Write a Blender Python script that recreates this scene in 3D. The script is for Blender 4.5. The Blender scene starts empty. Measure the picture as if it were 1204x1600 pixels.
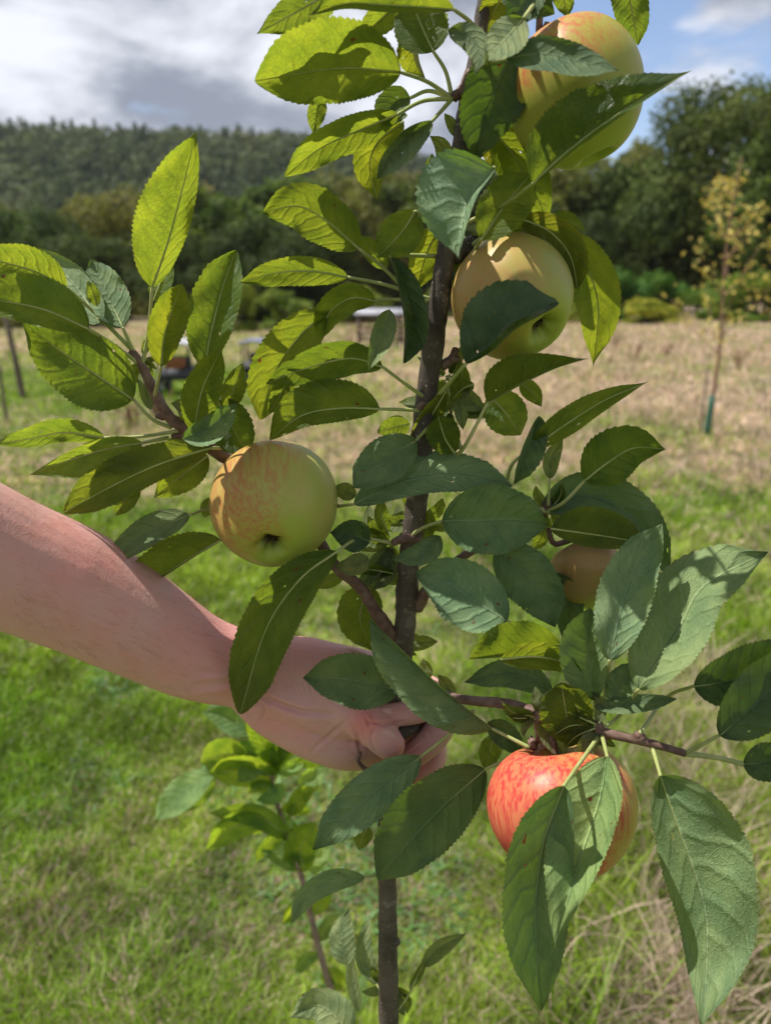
import bpy, bmesh, math, random
import numpy as np
from mathutils import Vector
random.seed(7); rng = np.random.default_rng(7)
R = math.radians
sc = bpy.context.scene
# ------------------------------------------------------------------ camera
PITCH = R(16.15); F = 1209.0; CAMZ = 1.5
cam = bpy.data.cameras.new('camera'); cam_o = bpy.data.objects.new('camera', cam)
sc.collection.objects.link(cam_o); sc.camera = cam_o
cam_o.location = (0, 0, CAMZ); cam_o.rotation_euler = (R(90) - PITCH, 0, 0)
cam.sensor_fit = 'VERTICAL'; cam.sensor_height = 36; cam.lens = 36 * F / 1600
cam.clip_start = 0.02; cam.clip_end = 3000
cam.dof.use_dof = True; cam.dof.focus_distance = 0.45; cam.dof.aperture_fstop = cam.lens / 3.7
# ------------------------------------------------------------------ light
sun_dir = Vector((-0.46, 0.04, 0.885)).normalized()
el = math.asin(sun_dir.z); az = math.atan2(sun_dir.x, sun_dir.y)
sl = bpy.data.lights.new('sun', 'SUN'); so = bpy.data.objects.new('sun', sl); sc.collection.objects.link(so)
sl.energy = 5.0; sl.angle = R(0.5); sl.color = (1, .95, .87)
so.rotation_euler = sun_dir.to_track_quat('Z', 'Y').to_euler(); so.location = (-5, 4, 12)
w = bpy.data.worlds.new('World'); sc.world = w; w.use_nodes = True
nt = w.node_tree; nt.nodes.clear()
class NB:
    """tiny node builder"""
    def __init__(s, nt): s.t = nt
    def n(s, ty, **k):
        o = s.t.nodes.new(ty)
        for a, v in k.items(): setattr(o, a, v)
        return o
    def set(s, sock, v):
        if v is None: return
        if isinstance(v, bpy.types.NodeSocket): s.t.links.new(v, sock)
        else:
            if isinstance(v, tuple) and len(v) == 3 and sock.type == 'RGBA': v = (*v, 1)
            sock.default_value = v
    def m(s, op, a, b=None, c=None, clamp=False):
        o = s.n('ShaderNodeMath', operation=op, use_clamp=clamp)
        s.set(o.inputs[0], a); s.set(o.inputs[1], b)
        if c is not None: s.set(o.inputs[2], c)
        return o.outputs[0]
    def v(s, op, a, b=None):
        o = s.n('ShaderNodeVectorMath', operation=op)
        s.set(o.inputs[0], a)
        if b is not None: s.set(o.inputs[3] if op == 'SCALE' else o.inputs[1], b)
        return o.outputs[1] if op in ('DOT_PRODUCT', 'LENGTH') else o.outputs[0]
    def mix(s, f, a, b, mode='MIX'):
        o = s.n('ShaderNodeMix', data_type='RGBA', blend_type=mode)
        s.set(o.inputs[0], f); s.set(o.inputs[6], a); s.set(o.inputs[7], b)
        return o.outputs[2]
    def noise(s, vec, scale, detail=4, rough=.55, dist=0, out=0):
        o = s.n('ShaderNodeTexNoise'); s.set(o.inputs['Vector'], vec)
        o.inputs['Scale'].default_value = scale; o.inputs['Detail'].default_value = detail
        o.inputs['Roughness'].default_value = rough; o.inputs['Distortion'].default_value = dist
        return o.outputs[out]
    def vor(s, vec, scale, feature='F1', rand=1):
        o = s.n('ShaderNodeTexVoronoi', feature=feature); s.set(o.inputs['Vector'], vec)
        o.inputs['Scale'].default_value = scale; o.inputs['Randomness'].default_value = rand
        return o.outputs['Distance']
    def ss(s, x, lo, hi, a=0., b=1.):
        o = s.n('ShaderNodeMapRange', interpolation_type='SMOOTHSTEP'); s.set(o.inputs[0], x)
        o.inputs[1].default_value = lo; o.inputs[2].default_value = hi
        o.inputs[3].default_value = a; o.inputs[4].default_value = b
        return o.outputs[0]
    def xyz(s, vec):
        o = s.n('ShaderNodeSeparateXYZ'); s.set(o.inputs[0], vec); return o.outputs
    def comb(s, x, y, z):
        o = s.n('ShaderNodeCombineXYZ')
        for i, q in enumerate((x, y, z)): s.set(o.inputs[i], q)
        return o.outputs[0]
    def bump(s, h, strength, dist, normal=None):
        o = s.n('ShaderNodeBump'); s.set(o.inputs['Height'], h)
        o.inputs['Strength'].default_value = strength; o.inputs['Distance'].default_value = dist
        if normal is not None: s.set(o.inputs['Normal'], normal)
        return o.outputs[0]
b = NB(nt)
sky = b.n('ShaderNodeTexSky', sky_type='NISHITA', sun_disc=False, sun_elevation=el, sun_rotation=az,
          air_density=1.0, dust_density=.6, ozone_density=1.5)
gen = b.n('ShaderNodeTexCoord').outputs['Generated']
X, Y, Z = b.xyz(gen)
zz = b.m('ADD', b.m('MAXIMUM', Z, 0.0), .30)
cv = b.comb(b.m('DIVIDE', X, zz), b.m('DIVIDE', Y, zz), b.m('MULTIPLY', Z, 1.2))
n1 = b.noise(cv, 2.3, 8, .55, .3)
n2 = b.noise(b.v('ADD', cv, (3.1, 7.7, 1.2)), 2.1, 7, .56, .3)
shade = b.ss(b.m('ADD', b.m('MULTIPLY', n2, .65), b.m('MULTIPLY', n1, .35)), .40, .60)
cl_col = b.mix(shade, (2.1, 2.35, 2.95), (6.6, 6.8, 7.4))
cl_col = b.mix(b.ss(Z, .38, .85), cl_col, b.mix(1.0, cl_col, (.50, .50, .52), 'MULTIPLY'))  # unseen clouds overhead darkened to weaken the sky's fill light
# a blue gap between the clouds, low on the right
gap = b.ss(b.v('DOT_PRODUCT', gen, tuple(Vector((.34, .90, .26)).normalized())), .962, .992)
cover = b.ss(b.m('SUBTRACT', n1, b.m('MULTIPLY', gap, .31)), .20, .34)
world_col = b.mix(cover, b.mix(1.0, sky.outputs[0], (1.15, 1.1, 1.15), 'MULTIPLY'), cl_col)
bg = b.n('ShaderNodeBackground'); b.set(bg.inputs[0], world_col); bg.inputs[1].default_value = .1
b.set(b.n('ShaderNodeOutputWorld').inputs[0], bg.outputs[0])
sc.view_settings.view_transform = 'Standard'; sc.view_settings.look = 'None'
sc.view_settings.exposure = 0.55; sc.view_settings.gamma = 1
sc.render.engine = 'CYCLES'
sc.cycles.max_bounces = 6; sc.cycles.transparent_max_bounces = 6
# ------------------------------------------------------------------ helpers
COL = sc.collection
cp, sp = math.cos(PITCH), math.sin(PITCH)
PLANE = 0.46                      # the young tree stands 0.46 m in front of the lens
def depth(py): return PLANE / (cp - (np.asarray(py, float) - 800) / F * sp)
def W3(x, y, D):
    x, y, D = np.broadcast_arrays(np.asarray(x, float), np.asarray(y, float), np.asarray(D, float))
    cx = D * (x - 602) / F; cy = -D * (y - 800) / F
    return np.stack([cx, D * cp + cy * sp, CAMZ - D * sp + cy * cp], -1)
PU = 0.00038
def P(x, y, z=0): return W3(x, y, depth(y) + np.asarray(z, float) * PU)
def at_ground(px, dist):           # ground point in the column px at a given forward distance
    zc = dist * cp + CAMZ * sp     # view depth of ground at that distance
    return Vector(((px - 602) / F * zc, dist, 0))
def tag(o, label=None, cat=None, group=None, kind=None):
    for k, v in (('label', label), ('category', cat), ('group', group), ('kind', kind)):
        if v: o[k] = v
    return o
def empty(name, loc, rz=0):
    o = bpy.data.objects.new(name, None); COL.objects.link(o); o.location = loc
    o.rotation_euler.z = rz; o.empty_display_size = .1; return o
def mesh_obj(name, verts, faces, mats, parent=None, origin=(0, 0, 0), smooth=True, uv=None, midx=None, col=None):
    """verts in world space; origin in world space; parent is an unrotated object"""
    v = np.asarray(verts, float) - np.asarray(origin, float)
    me = bpy.data.meshes.new(name)
    faces = np.asarray(faces, np.int32) if not isinstance(faces, list) else faces
    if isinstance(faces, np.ndarray):
        k = faces.shape[1]; nf = len(faces)
        me.vertices.add(len(v)); me.vertices.foreach_set('co', v.astype(np.float32).ravel())
        me.loops.add(nf * k); me.loops.foreach_set('vertex_index', faces.ravel())
        me.polygons.add(nf); me.polygons.foreach_set('loop_start', np.arange(0, nf * k, k, dtype=np.int32))
        me.update(calc_edges=True)
    else:
        me.from_pydata([tuple(q) for q in v], [], faces); me.update()
    for mm in (mats if isinstance(mats, (list, tuple)) else [mats]): me.materials.append(mm)
    if smooth: me.polygons.foreach_set('use_smooth', np.ones(len(me.polygons), bool))
    if midx is not None: me.polygons.foreach_set('material_index', np.asarray(midx, np.int32))
    li = None
    if uv is not None or col is not None:
        li = np.empty(len(me.loops), np.int32); me.loops.foreach_get('vertex_index', li)
    if uv is not None:
        l = me.uv_layers.new(name='UVMap'); l.data.foreach_set('uv', np.asarray(uv, np.float32)[li].ravel())
    if col is not None:
        a = me.color_attributes.new('Col', 'FLOAT_COLOR', 'POINT')
        c = np.ones((len(v), 4), np.float32); c[:, :3] = col; a.data.foreach_set('color', c.ravel())
    o = bpy.data.objects.new(name, me); COL.objects.link(o)
    pl = np.zeros(3)
    q = parent
    while q is not None: pl += np.array(q.location); q = q.parent
    o.parent = parent; o.location = tuple(np.asarray(origin, float) - pl)
    return o
def copy_tree(o, parent=None):
    c = o.copy(); COL.objects.link(c); c.parent = parent
    for ch in list(o.children): copy_tree(ch, c)
    return c
def crom(pts, n):
    """Catmull-Rom through pts (k x d), n samples, chord-length uniform"""
    p = np.asarray(pts, float)
    if len(p) == 2: return p[0] + (p[1] - p[0]) * np.linspace(0, 1, n)[:, None]
    q = np.vstack([2 * p[0] - p[1], p, 2 * p[-1] - p[-2]])
    out = []
    for i in range(1, len(q) - 2):
        t = np.linspace(0, 1, 24, endpoint=False)[:, None]
        a, b_, c, d = q[i - 1], q[i], q[i + 1], q[i + 2]
        out.append(.5 * (2 * b_ + (c - a) * t + (2 * a - 5 * b_ + 4 * c - d) * t**2 + (-a + 3 * b_ - 3 * c + d) * t**3))
    out.append(p[-1:]); out = np.vstack(out)
    s = np.r_[0, np.cumsum(np.linalg.norm(np.diff(out, axis=0), axis=1))]
    u = np.linspace(0, s[-1], n)
    return np.stack([np.interp(u, s, out[:, k]) for k in range(out.shape[1])], 1)
def tube(pts, rad, seg=10, cap=True, bumpy=0, seed=0):
    """world pts (n x 3), radii n -> verts, quad faces"""
    p = np.asarray(pts, float); n = len(p); r = np.broadcast_to(np.asarray(rad, float), (n,)).copy()
    t = np.gradient(p, axis=0); t /= np.linalg.norm(t, axis=1)[:, None] + 1e-12
    a = np.cross(t[0], [0.3, 1, .2]); a /= np.linalg.norm(a); fr = []
    for i in range(n):
        a = a - t[i] * a.dot(t[i]); a /= np.linalg.norm(a); fr.append((a.copy(), np.cross(t[i], a)))
    g = np.random.default_rng(seed); ang = np.linspace(0, 2 * np.pi, seg, endpoint=False)
    V = []
    for i in range(n):
        rr = r[i] * (1 + bumpy * g.normal(size=seg)) if bumpy else np.full(seg, r[i])
        V.append(p[i] + np.outer(np.cos(ang) * rr, fr[i][0]) + np.outer(np.sin(ang) * rr, fr[i][1]))
    V = np.vstack(V)
    i, j = np.meshgrid(np.arange(n - 1), np.arange(seg), indexing='ij'); i = i.ravel(); j = j.ravel(); k = (j + 1) % seg
    Fq = np.stack([i * seg + j, i * seg + k, (i + 1) * seg + k, (i + 1) * seg + j], 1)
    if cap:
        c0 = len(V); V = np.vstack([V, p[0] - t[0] * r[0] * .5, p[-1] + t[-1] * r[-1] * .5])
        jj = np.arange(seg); kk = (jj + 1) % seg
        Fq = np.vstack([Fq, np.stack([np.full(seg, c0), kk, jj, jj], 1)[:, :4], np.stack([np.full(seg, c0 + 1), (n - 1) * seg + jj, (n - 1) * seg + kk, (n - 1) * seg + kk], 1)])
    return V, Fq
def fix(Fq): return [tuple(dict.fromkeys(f)) for f in np.asarray(Fq).tolist()]
def join(parts):
    V, Fs, o = [], [], 0
    for v, f in parts: V.append(v); Fs.append(np.asarray(f) + o); o += len(v)
    return np.vstack(V), np.vstack(Fs)
def boxv(c, s, rz=0):
    c = np.array(c, float); s = np.array(s, float) / 2
    v = np.array([[x, y, z] for x in (-1, 1) for y in (-1, 1) for z in (-1, 1)], float) * s
    ca, sa = math.cos(rz), math.sin(rz); v = np.stack([v[:, 0] * ca - v[:, 1] * sa, v[:, 0] * sa + v[:, 1] * ca, v[:, 2]], 1)
    f = np.array([[0, 1, 3, 2], [4, 6, 7, 5], [0, 4, 5, 1], [2, 3, 7, 6], [0, 2, 6, 4], [1, 5, 7, 3]])
    return v + c, f
# ------------------------------------------------------------------ materials
def mat(name):
    m = bpy.data.materials.new(name); m.use_nodes = True; m.node_tree.nodes.clear()
    return m, NB(m.node_tree)
def out(b, s): b.set(b.n('ShaderNodeOutputMaterial').inputs[0], s)
def principled(b, col, rough=.6, spec=.4, normal=None, **k):
    p = b.n('ShaderNodeBsdfPrincipled'); b.set(p.inputs['Base Color'], col); b.set(p.inputs['Roughness'], rough)
    b.set(p.inputs['Specular IOR Level'], spec)
    if normal is not None: b.set(p.inputs['Normal'], normal)
    for a, v in k.items(): b.set(p.inputs[a.replace('_', ' ')], v)
    return p
def mixsh(b, f, a, c):
    o = b.n('ShaderNodeMixShader'); b.set(o.inputs[0], f); b.set(o.inputs[1], a); b.set(o.inputs[2], c); return o.outputs[0]

def leaf_material(name, top, under, trans, tmix=.45):
    m, b = mat(name)
    uvn = b.n('ShaderNodeUVMap').outputs[0]; U, V, _ = b.xyz(uvn)
    vs = b.m('SUBTRACT', V, .5); va = b.m('MULTIPLY', b.m('ABSOLUTE', vs), 2.0)
    side = b.m('MULTIPLY', b.m('SIGN', vs), .22)
    t = b.m('ADD', b.m('MULTIPLY', b.m('SUBTRACT', U, b.m('MULTIPLY', b.m('POWER', va, 1.25), .20)), 7.5), side)
    t = b.m('ADD', t, b.m('MULTIPLY', b.m('SUBTRACT', b.noise(b.v('ADD', uvn, b.comb(b.n('ShaderNodeObjectInfo').outputs['Random'], 0, 0)), 4, 2, .5), .5), .9))
    d = b.m('ABSOLUTE', b.m('SUBTRACT', b.m('FRACT', t), .5))
    vein = b.ss(d, .006, .05, 1, 0)
    veinw = b.ss(d, .0, .25, 1, 0)
    midr = b.ss(va, .012, .05, 1, 0)
    info = b.n('ShaderNodeObjectInfo'); rnd = info.outputs['Random']; oc = info.outputs['Color']
    uvs = b.v('ADD', b.v('MULTIPLY', uvn, (1.0, .62, 1)), b.comb(b.m('MULTIPLY', rnd, 9), b.m('MULTIPLY', rnd, 5), 0))
    net = b.ss(b.vor(uvs, 34, 'DISTANCE_TO_EDGE'), 0, .09, 1, 0)
    net2 = b.ss(b.vor(uvs, 80, 'DISTANCE_TO_EDGE'), 0, .12, 1, 0)
    n = b.noise(uvs, 3.2, 5, .6)
    hgt = b.m('ADD', b.m('MULTIPLY', b.m('ADD', veinw, midr), -.75), b.m('ADD', b.m('MULTIPLY', net, -.22), b.m('ADD', b.m('MULTIPLY', net2, -.12), b.m('MULTIPLY', n, 1.8))))
    geo = b.n('ShaderNodeNewGeometry'); back = geo.outputs['Backfacing']
    nrm = b.bump(hgt, .9, .0011)
    varc = b.mix(b.ss(n, .3, .7), (.72, .80, .75), (1.22, 1.14, 1.0))
    cf = b.mix(b.m('MAXIMUM', b.m('MULTIPLY', b.m('MAXIMUM', vein, b.m('MULTIPLY', net, .18)), .5), b.m('MULTIPLY', midr, .9)), top, tuple(min(1, c * 2.6 + .03) for c in top))
    cb = b.mix(b.m('MAXIMUM', b.m('MULTIPLY', b.m('MAXIMUM', vein, b.m('MULTIPLY', net, .4)), .5), b.m('MULTIPLY', midr, .9)), under, tuple(c * 1.45 + .02 for c in under))
    base = b.mix(back, cf, cb)
    base = b.mix(1.0, b.mix(1.0, base, varc, 'MULTIPLY'), oc, 'MULTIPLY')
    # brown blemishes and pale specks with a shape of their own
    sp_n = b.noise(b.v('ADD', uvs, (5, 2, 0)), 7, 3, .5)
    spot = b.ss(sp_n, .715, .74)
    speck = b.m('MULTIPLY', b.ss(b.vor(uvs, 52), .0, .16, 1, 0), b.ss(b.noise(uvs, 6, 2), .52, .66))
    base = b.mix(b.m('MULTIPLY', speck, .35), base, (.38, .42, .30))
    base = b.mix(spot, base, (.16, .065, .03))
    edge = b.m('MULTIPLY', b.ss(va, .90, 1.0), b.ss(b.noise(uvs, 9, 2), .45, .65))
    base = b.mix(b.m('MULTIPLY', edge, .5), base, (.22, .15, .06))
    tr = b.mix(b.m('MULTIPLY', b.m('MAXIMUM', b.m('MAXIMUM', vein, midr), b.m('MULTIPLY', b.m('MAXIMUM', net, b.m('MULTIPLY', net2, .5)), .8)), .62), trans, tuple(c * .42 + .03 for c in trans))
    tr = b.mix(1.0, b.mix(1.0, tr, varc, 'MULTIPLY'), oc, 'MULTIPLY')
    tr = b.mix(spot, tr, (.20, .05, .01))
    pr = principled(b, base, b.mix(back, (.40,) * 3, (.66,) * 3), b.mix(back, (.46,) * 3, (.3,) * 3), nrm)
    # roughness / specular need scalars: rebuild through math
    b.set(pr.inputs['Roughness'], b.m('ADD', b.m('ADD', .33, b.m('MULTIPLY', n, .14)), b.m('MULTIPLY', back, .24)))
    b.set(pr.inputs['Specular IOR Level'], b.m('SUBTRACT', .44, b.m('MULTIPLY', back, .2)))
    tl = b.n('ShaderNodeBsdfTranslucent'); b.set(tl.inputs[0], tr); b.set(tl.inputs['Normal'], nrm)
    sh = mixsh(b, tmix, pr.outputs[0], tl.outputs[0])
    # small insect holes
    hole = b.m('MULTIPLY', b.ss(b.noise(b.v('ADD', uvs, (1.7, 8.2, 0)), 8.5, 1, .4), .765, .775), .0 + 1)
    tp = b.n('ShaderNodeBsdfTransparent')
    out(b, mixsh(b, hole, sh, tp.outputs[0]))
    return m
M = {}
M['leaf'] = leaf_material('apple leaf', (.045, .095, .020), (.22, .27, .15), (.35, .45, .030), .46)
M['leaf_thick'] = leaf_material('thick apple leaf', (.048, .100, .010), (.20, .26, .14), (.24, .36, .02), .28)
M['sapling_leaf'] = leaf_material('sapling leaf', (.07, .17, .03), (.20, .28, .13), (.50, .68, .04), .5)
def simple(name, c1, c2, scale, rough=.7, bump=.3, bd=.001, spec=.3, stretch=(1, 1, 1), **k):
    m, b = mat(name); oc = b.n('ShaderNodeTexCoord').outputs['Object']
    v = b.v('MULTIPLY', oc, stretch); n = b.noise(v, scale, 6, .6)
    p = principled(b, b.mix(b.ss(n, .3, .7), c1, c2), rough, spec, b.bump(n, bump, bd), **k); out(b, p.outputs[0]); return m
M['petiole'] = simple('leaf stalk', (.26, .32, .09), (.38, .40, .17), 90, .5, .2)
M['petiole_red'] = simple('reddish stalk', (.24, .12, .07), (.26, .26, .11), 60, .5, .2)
# bark
m, b = mat('young apple bark'); oc = b.n('ShaderNodeTexCoord').outputs['Object']
n = b.noise(b.v('MULTIPLY', oc, (1, 1, .5)), 160, 6, .65); n2_ = b.noise(oc, 24, 4, .6)
ring = b.noise(b.v('MULTIPLY', oc, (.25, .25, 3.0)), 120, 4, .6)
c = b.mix(b.ss(n2_, .35, .65), (.040, .032, .025), (.100, .082, .062))
c = b.mix(b.m('MULTIPLY', b.ss(ring, .56, .68), .3), c, (.16, .13, .10)); c = b.mix(b.m('MULTIPLY', b.ss(b.noise(oc, 42, 5, .7), .56, .66), .6), c, (.21, .20, .16))
len_ = b.ss(b.vor(b.v('MULTIPLY', oc, (1, 1, .8)), 260), .12, .22, 1, 0)
c = b.mix(b.m('MULTIPLY', len_, .55), c, (.34, .27, .19))
out(b, principled(b, c, .62, .35, b.bump(b.m('ADD', b.m('ADD', n, b.m('MULTIPLY', ring, .3)), b.m('MULTIPLY', len_, .6)), .8, .0011)).outputs[0]); M['bark'] = m
M['twig'] = simple('red brown twig', (.10, .055, .04), (.20, .13, .10), 150, .55, .7, .0008)
M['bark_pale'] = simple('sapling bark', (.16, .11, .08), (.30, .22, .17), 60, .6, .5)
# apples
def apple_mat(name, ground, blush, bdir, amount, streak=.6, russet=.15, warm=.4):
    m, b = mat(name); oc = b.n('ShaderNodeTexCoord').outputs['Object']; nv = b.v('NORMALIZE', oc)
    st = b.noise(b.v('MULTIPLY', nv, (9, 9, 1.1)), 1.6, 5, .62, .15)
    st2 = b.noise(b.v('MULTIPLY', nv, (26, 26, 2.4)), 1.0, 3, .6)
    big = b.noise(nv, 1.5, 4, .6)
    dd = b.m('MULTIPLY', b.v('DOT_PRODUCT', nv, tuple(Vector(bdir).normalized())), 1.35)
    f = b.m('ADD', b.m('MULTIPLY', dd, .55), b.m('ADD', amount, b.m('MULTIPLY', b.m('SUBTRACT', big, .5), .9)))
    soft = b.ss(f, 0, 1.05)
    stk = b.m('MULTIPLY', b.ss(b.m('ADD', b.m('MULTIPLY', st, .6), b.m('MULTIPLY', st2, .4)), .42, .60), b.ss(f, .05, .6))
    g = b.mix(b.ss(b.noise(nv, 2.6, 4), .35, .65), ground, tuple(q * k for q, k in zip(ground, (1.12, 1.0, 1.2))))
    _, _, zc = b.xyz(nv)
    g = b.mix(b.ss(zc, -.55, -.95), g, (.30, .38, .05))
    c = b.mix(b.m('MULTIPLY', soft, warm), g, tuple(.5 * p + .5 * q for p, q in zip(blush, (.60, .24, .11))))
    c = b.mix(b.m('MULTIPLY', stk, streak), c, blush)
    rus = b.m('MULTIPLY', b.ss(b.noise(nv, 5.5, 7, .72), .55, .70), russet)
    c = b.mix(rus, c, (.30, .19, .07))
    ox, oy, oz = b.xyz(oc); rad_ = b.m('SQRT', b.m('ADD', b.m('MULTIPLY', ox, ox), b.m('MULTIPLY', oy, oy)))
    c = b.mix(b.m('MULTIPLY', b.ss(b.m('ADD', rad_, b.m('MULTIPLY', b.m('SUBTRACT', big, .5), .15)), .08, .20, 1, 0), .9), c, (.07, .05, .02))
    dots = b.ss(b.vor(nv, 17), .045, .08, 1, 0); c = b.mix(b.m('MULTIPLY', dots, .6), c, (.24, .16, .05))
    p = principled(b, c, .42, .28, b.bump(b.noise(nv, 30, 3), .06, .0008), Subsurface_Weight=.08, Subsurface_Radius=(.6, .4, .12), Subsurface_Scale=.008)
    out(b, p.outputs[0]); return m
M['calyx'] = simple('dry calyx', (.022, .016, .008), (.10, .065, .03), 300, .9, .8)
# skin
m, b = mat('skin'); oc = b.n('ShaderNodeTexCoord').outputs['Object']
n = b.noise(oc, 9, 4, .6); nf = b.noise(oc, 420, 3, .6); vv = b.vor(oc, 900)
mott = b.noise(oc, 55, 4, .6)
c = b.mix(b.ss(n, .35, .65), (.57, .345, .31), (.585, .305, .275))
c = b.mix(b.m('MULTIPLY', b.ss(mott, .42, .70), .26), c, (.66, .24, .20))
c = b.mix(b.m('MULTIPLY', b.ss(b.noise(oc, 130, 3), .66, .72), .25), c, (.40, .17, .12))
red = b.n('ShaderNodeAttribute', attribute_name='Col').outputs['Color']
c = b.mix(b.xyz(red)[0], c, (.66, .20, .17))
wr = b.noise(b.v('MULTIPLY', oc, (1.0, .5, .25)), 260, 3, .6)
hh = b.m('ADD', b.m('MULTIPLY', vv, .25), b.m('ADD', b.m('MULTIPLY', nf, .5), b.m('MULTIPLY', wr, .8)))
out(b, principled(b, c, .50, .38, b.bump(hh, .45, .0006), Subsurface_Weight=.22, Subsurface_Radius=(1, .35, .2), Subsurface_Scale=.006).outputs[0]); M['skin'] = m
M['nail'] = simple('finger nail', (.60, .35, .30), (.64, .40, .34), 60, .34, .05, spec=.4)
# grass and ground
m, b = mat('grass blades'); col = b.n('ShaderNodeAttribute', attribute_name='Col').outputs['Color']
pr = principled(b, col, .5, .35); tl = b.n('ShaderNodeBsdfTranslucent'); b.set(tl.inputs[0], b.mix(1., col, (1.45, 1.6, 1.0), 'MULTIPLY'))
out(b, mixsh(b, .38, pr.outputs[0], tl.outputs[0])); M['grass'] = m
m, b = mat('meadow ground'); col = b.n('ShaderNodeAttribute', attribute_name='Col').outputs['Color']
oc = b.n('ShaderNodeTexCoord').outputs['Object']
n = b.noise(oc, 1.3, 8, .68); n_ = b.noise(oc, 22, 5, .7)
c = b.mix(1., col, b.mix(b.ss(b.m('ADD', b.m('MULTIPLY', n, .5), b.m('MULTIPLY', n_, .5)), .36, .64), (.55, .6, .5), (1.25, 1.2, 1.15)), 'MULTIPLY')
out(b, principled(b, c, .9, .1, b.bump(n_, .8, .05)).outputs[0]); M['ground'] = m
def foliage(name, c1, c2, tr, scale=.5):
    m, b = mat(name); oc = b.n('ShaderNodeTexCoord').outputs['Object']
    info = b.n('ShaderNodeObjectInfo'); tint = info.outputs['Color']
    n = b.noise(oc, scale, 4, .6); n2 = b.noise(oc, scale * 9, 2, .6)
    c = b.mix(b.ss(b.m('ADD', b.m('MULTIPLY', n, .6), b.m('MULTIPLY', n2, .4)), .38, .62), c1, c2); c = b.mix(1., c, tint, 'MULTIPLY')
    pr = principled(b, c, .75, .15); tl = b.n('ShaderNodeBsdfTranslucent'); b.set(tl.inputs[0], b.mix(1., c, tr, 'MULTIPLY'))
    out(b, mixsh(b, .25, pr.outputs[0], tl.outputs[0])); return m
M['crown'] = foliage('tree foliage', (.055, .072, .026), (.155, .170, .062), (1.6, 1.9, .7))
M['wood'] = foliage('hill wood foliage', (.040, .062, .024), (.125, .145, .058), (1.2, 1.3, .8), .05)
M['yellow'] = foliage('yellowing foliage', (.52, .44, .10), (.70, .58, .20), (1.3, 1.2, .6), 3)
M['shrub'] = foliage('shrub foliage', (.08, .13, .03), (.17, .20, .05), (1.5, 1.6, .7), .8)
M['trunk_far'] = simple('far tree bark', (.06, .045, .035), (.12, .09, .07), 4, .9)
M['hill'] = simple('hill ground', (.03, .05, .02), (.06, .08, .03), .05, .95)
M['post'] = simple('weathered post', (.10, .075, .06), (.19, .15, .12), 14, .85, stretch=(1, 1, .2))
M['guard'] = simple('green tree guard', (.03, .09, .06), (.05, .13, .09), 20, .6)
M['dry'] = simple('dried stalks', (.16, .09, .06), (.28, .17, .11), 30, .9)
M['cart_roof'] = simple('pale cart roof', (.40, .41, .45), (.50, .51, .55), 5, .4)
M['cart_body'] = simple('dark cart body', (.03, .035, .04), (.06, .06, .07), 8, .5)
M['cart_blue'] = simple('blue grey cover', (.16, .18, .30), (.24, .26, .38), 8, .6)
M['sheet'] = simple('grey sheet', (.26, .27, .31), (.34, .35, .39), 5, .6)
M['tyre'] = simple('tyre rubber', (.012, .012, .013), (.03, .03, .03), 20, .8)
M['orange'] = simple('orange brown crate', (.42, .17, .06), (.30, .12, .05), 12, .7)
M['rim'] = simple('grey wheel rim', (.3, .3, .3), (.4, .4, .4), 12, .5)
# ------------------------------------------------------------------ ground
def vnoise(x, y, s, seed=0):
    """smooth value noise 0..1"""
    g = np.random.default_rng(seed).random((256, 256)); x = np.asarray(x) / s; y = np.asarray(y) / s
    xi = np.floor(x).astype(int); yi = np.floor(y).astype(int); fx = x - xi; fy = y - yi
    fx = fx * fx * (3 - 2 * fx); fy = fy * fy * (3 - 2 * fy)
    a = g[xi % 256, yi % 256]; b_ = g[(xi + 1) % 256, yi % 256]; c = g[xi % 256, (yi + 1) % 256]; d = g[(xi + 1) % 256, (yi + 1) % 256]
    return (a * (1 - fx) + b_ * fx) * (1 - fy) + (c * (1 - fx) + d * fx) * fy
def straw(x, y):
    """share of dry straw-coloured growth, by place in the field"""
    n = .5 * vnoise(x, y, 2.3, 1) + .3 * vnoise(x, y, .8, 2) + .2 * vnoise(x, y, .3, 3)
    base = np.interp(y, [0, 2.6, 3.6, 4.6, 5.6, 12, 17, 60, 80], [.20, .20, .30, .50, .68, .70, .74, .80, .3]) + .28 * np.clip((y - 2.5) / 2, 0, 1) / (1 + np.exp(-(x - .3) * 3))
    # green mown strip on the left, 9 to 19 m away
    strip = np.exp(-((y - 13.5 - .2 * x) / 4.6)**2) * (1 / (1 + np.exp((x + 1.2) * 1.6)))
    strip2 = np.exp(-((y - 5.2) / 1.2)**2) * (1 / (1 + np.exp((x + .1) * 2)))
    patch = np.exp(-(((x - 2.6) / 1.0)**2 + ((y - 5.1) / .6)**2)) + .7 * np.exp(-(((x - 2.7) / .8)**2 + ((y - 8.8) / .8)**2)) + .6 * np.exp(-(((x - 1.2) / .5)**2 + ((y - 5.8) / .5)**2))
    nb = np.exp(-(((x - .95) / .22)**2 + ((y - 1.7) / .75)**2)) * .55
    return np.clip(base + (n - .5) * 1.5 - .95 * strip - .15 * strip2 - .45 * patch + nb, 0, 1)
def gz(x, y):
    r = np.hypot(x, y)
    z = .05 * (vnoise(x, y, .9, 5) - .5) + .10 * (vnoise(x, y, 4, 6) - .5)
    z = z * np.clip((r - .2) / 1., 0, 1)
    z = z - .55 * np.clip((y - 9) / 30, 0, 1) * np.clip((-x + 2) / 8, 0, 1)      # the field dips to the left
    return z
nr, na = 300, 420
rr = np.concatenate([[0], np.geomspace(.15, 640, nr)]); aa = np.linspace(0, 2 * np.pi, na, endpoint=False)
RR, AA = np.meshgrid(rr, aa, indexing='ij'); gx = RR * np.cos(AA); gy = RR * np.sin(AA)
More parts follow.
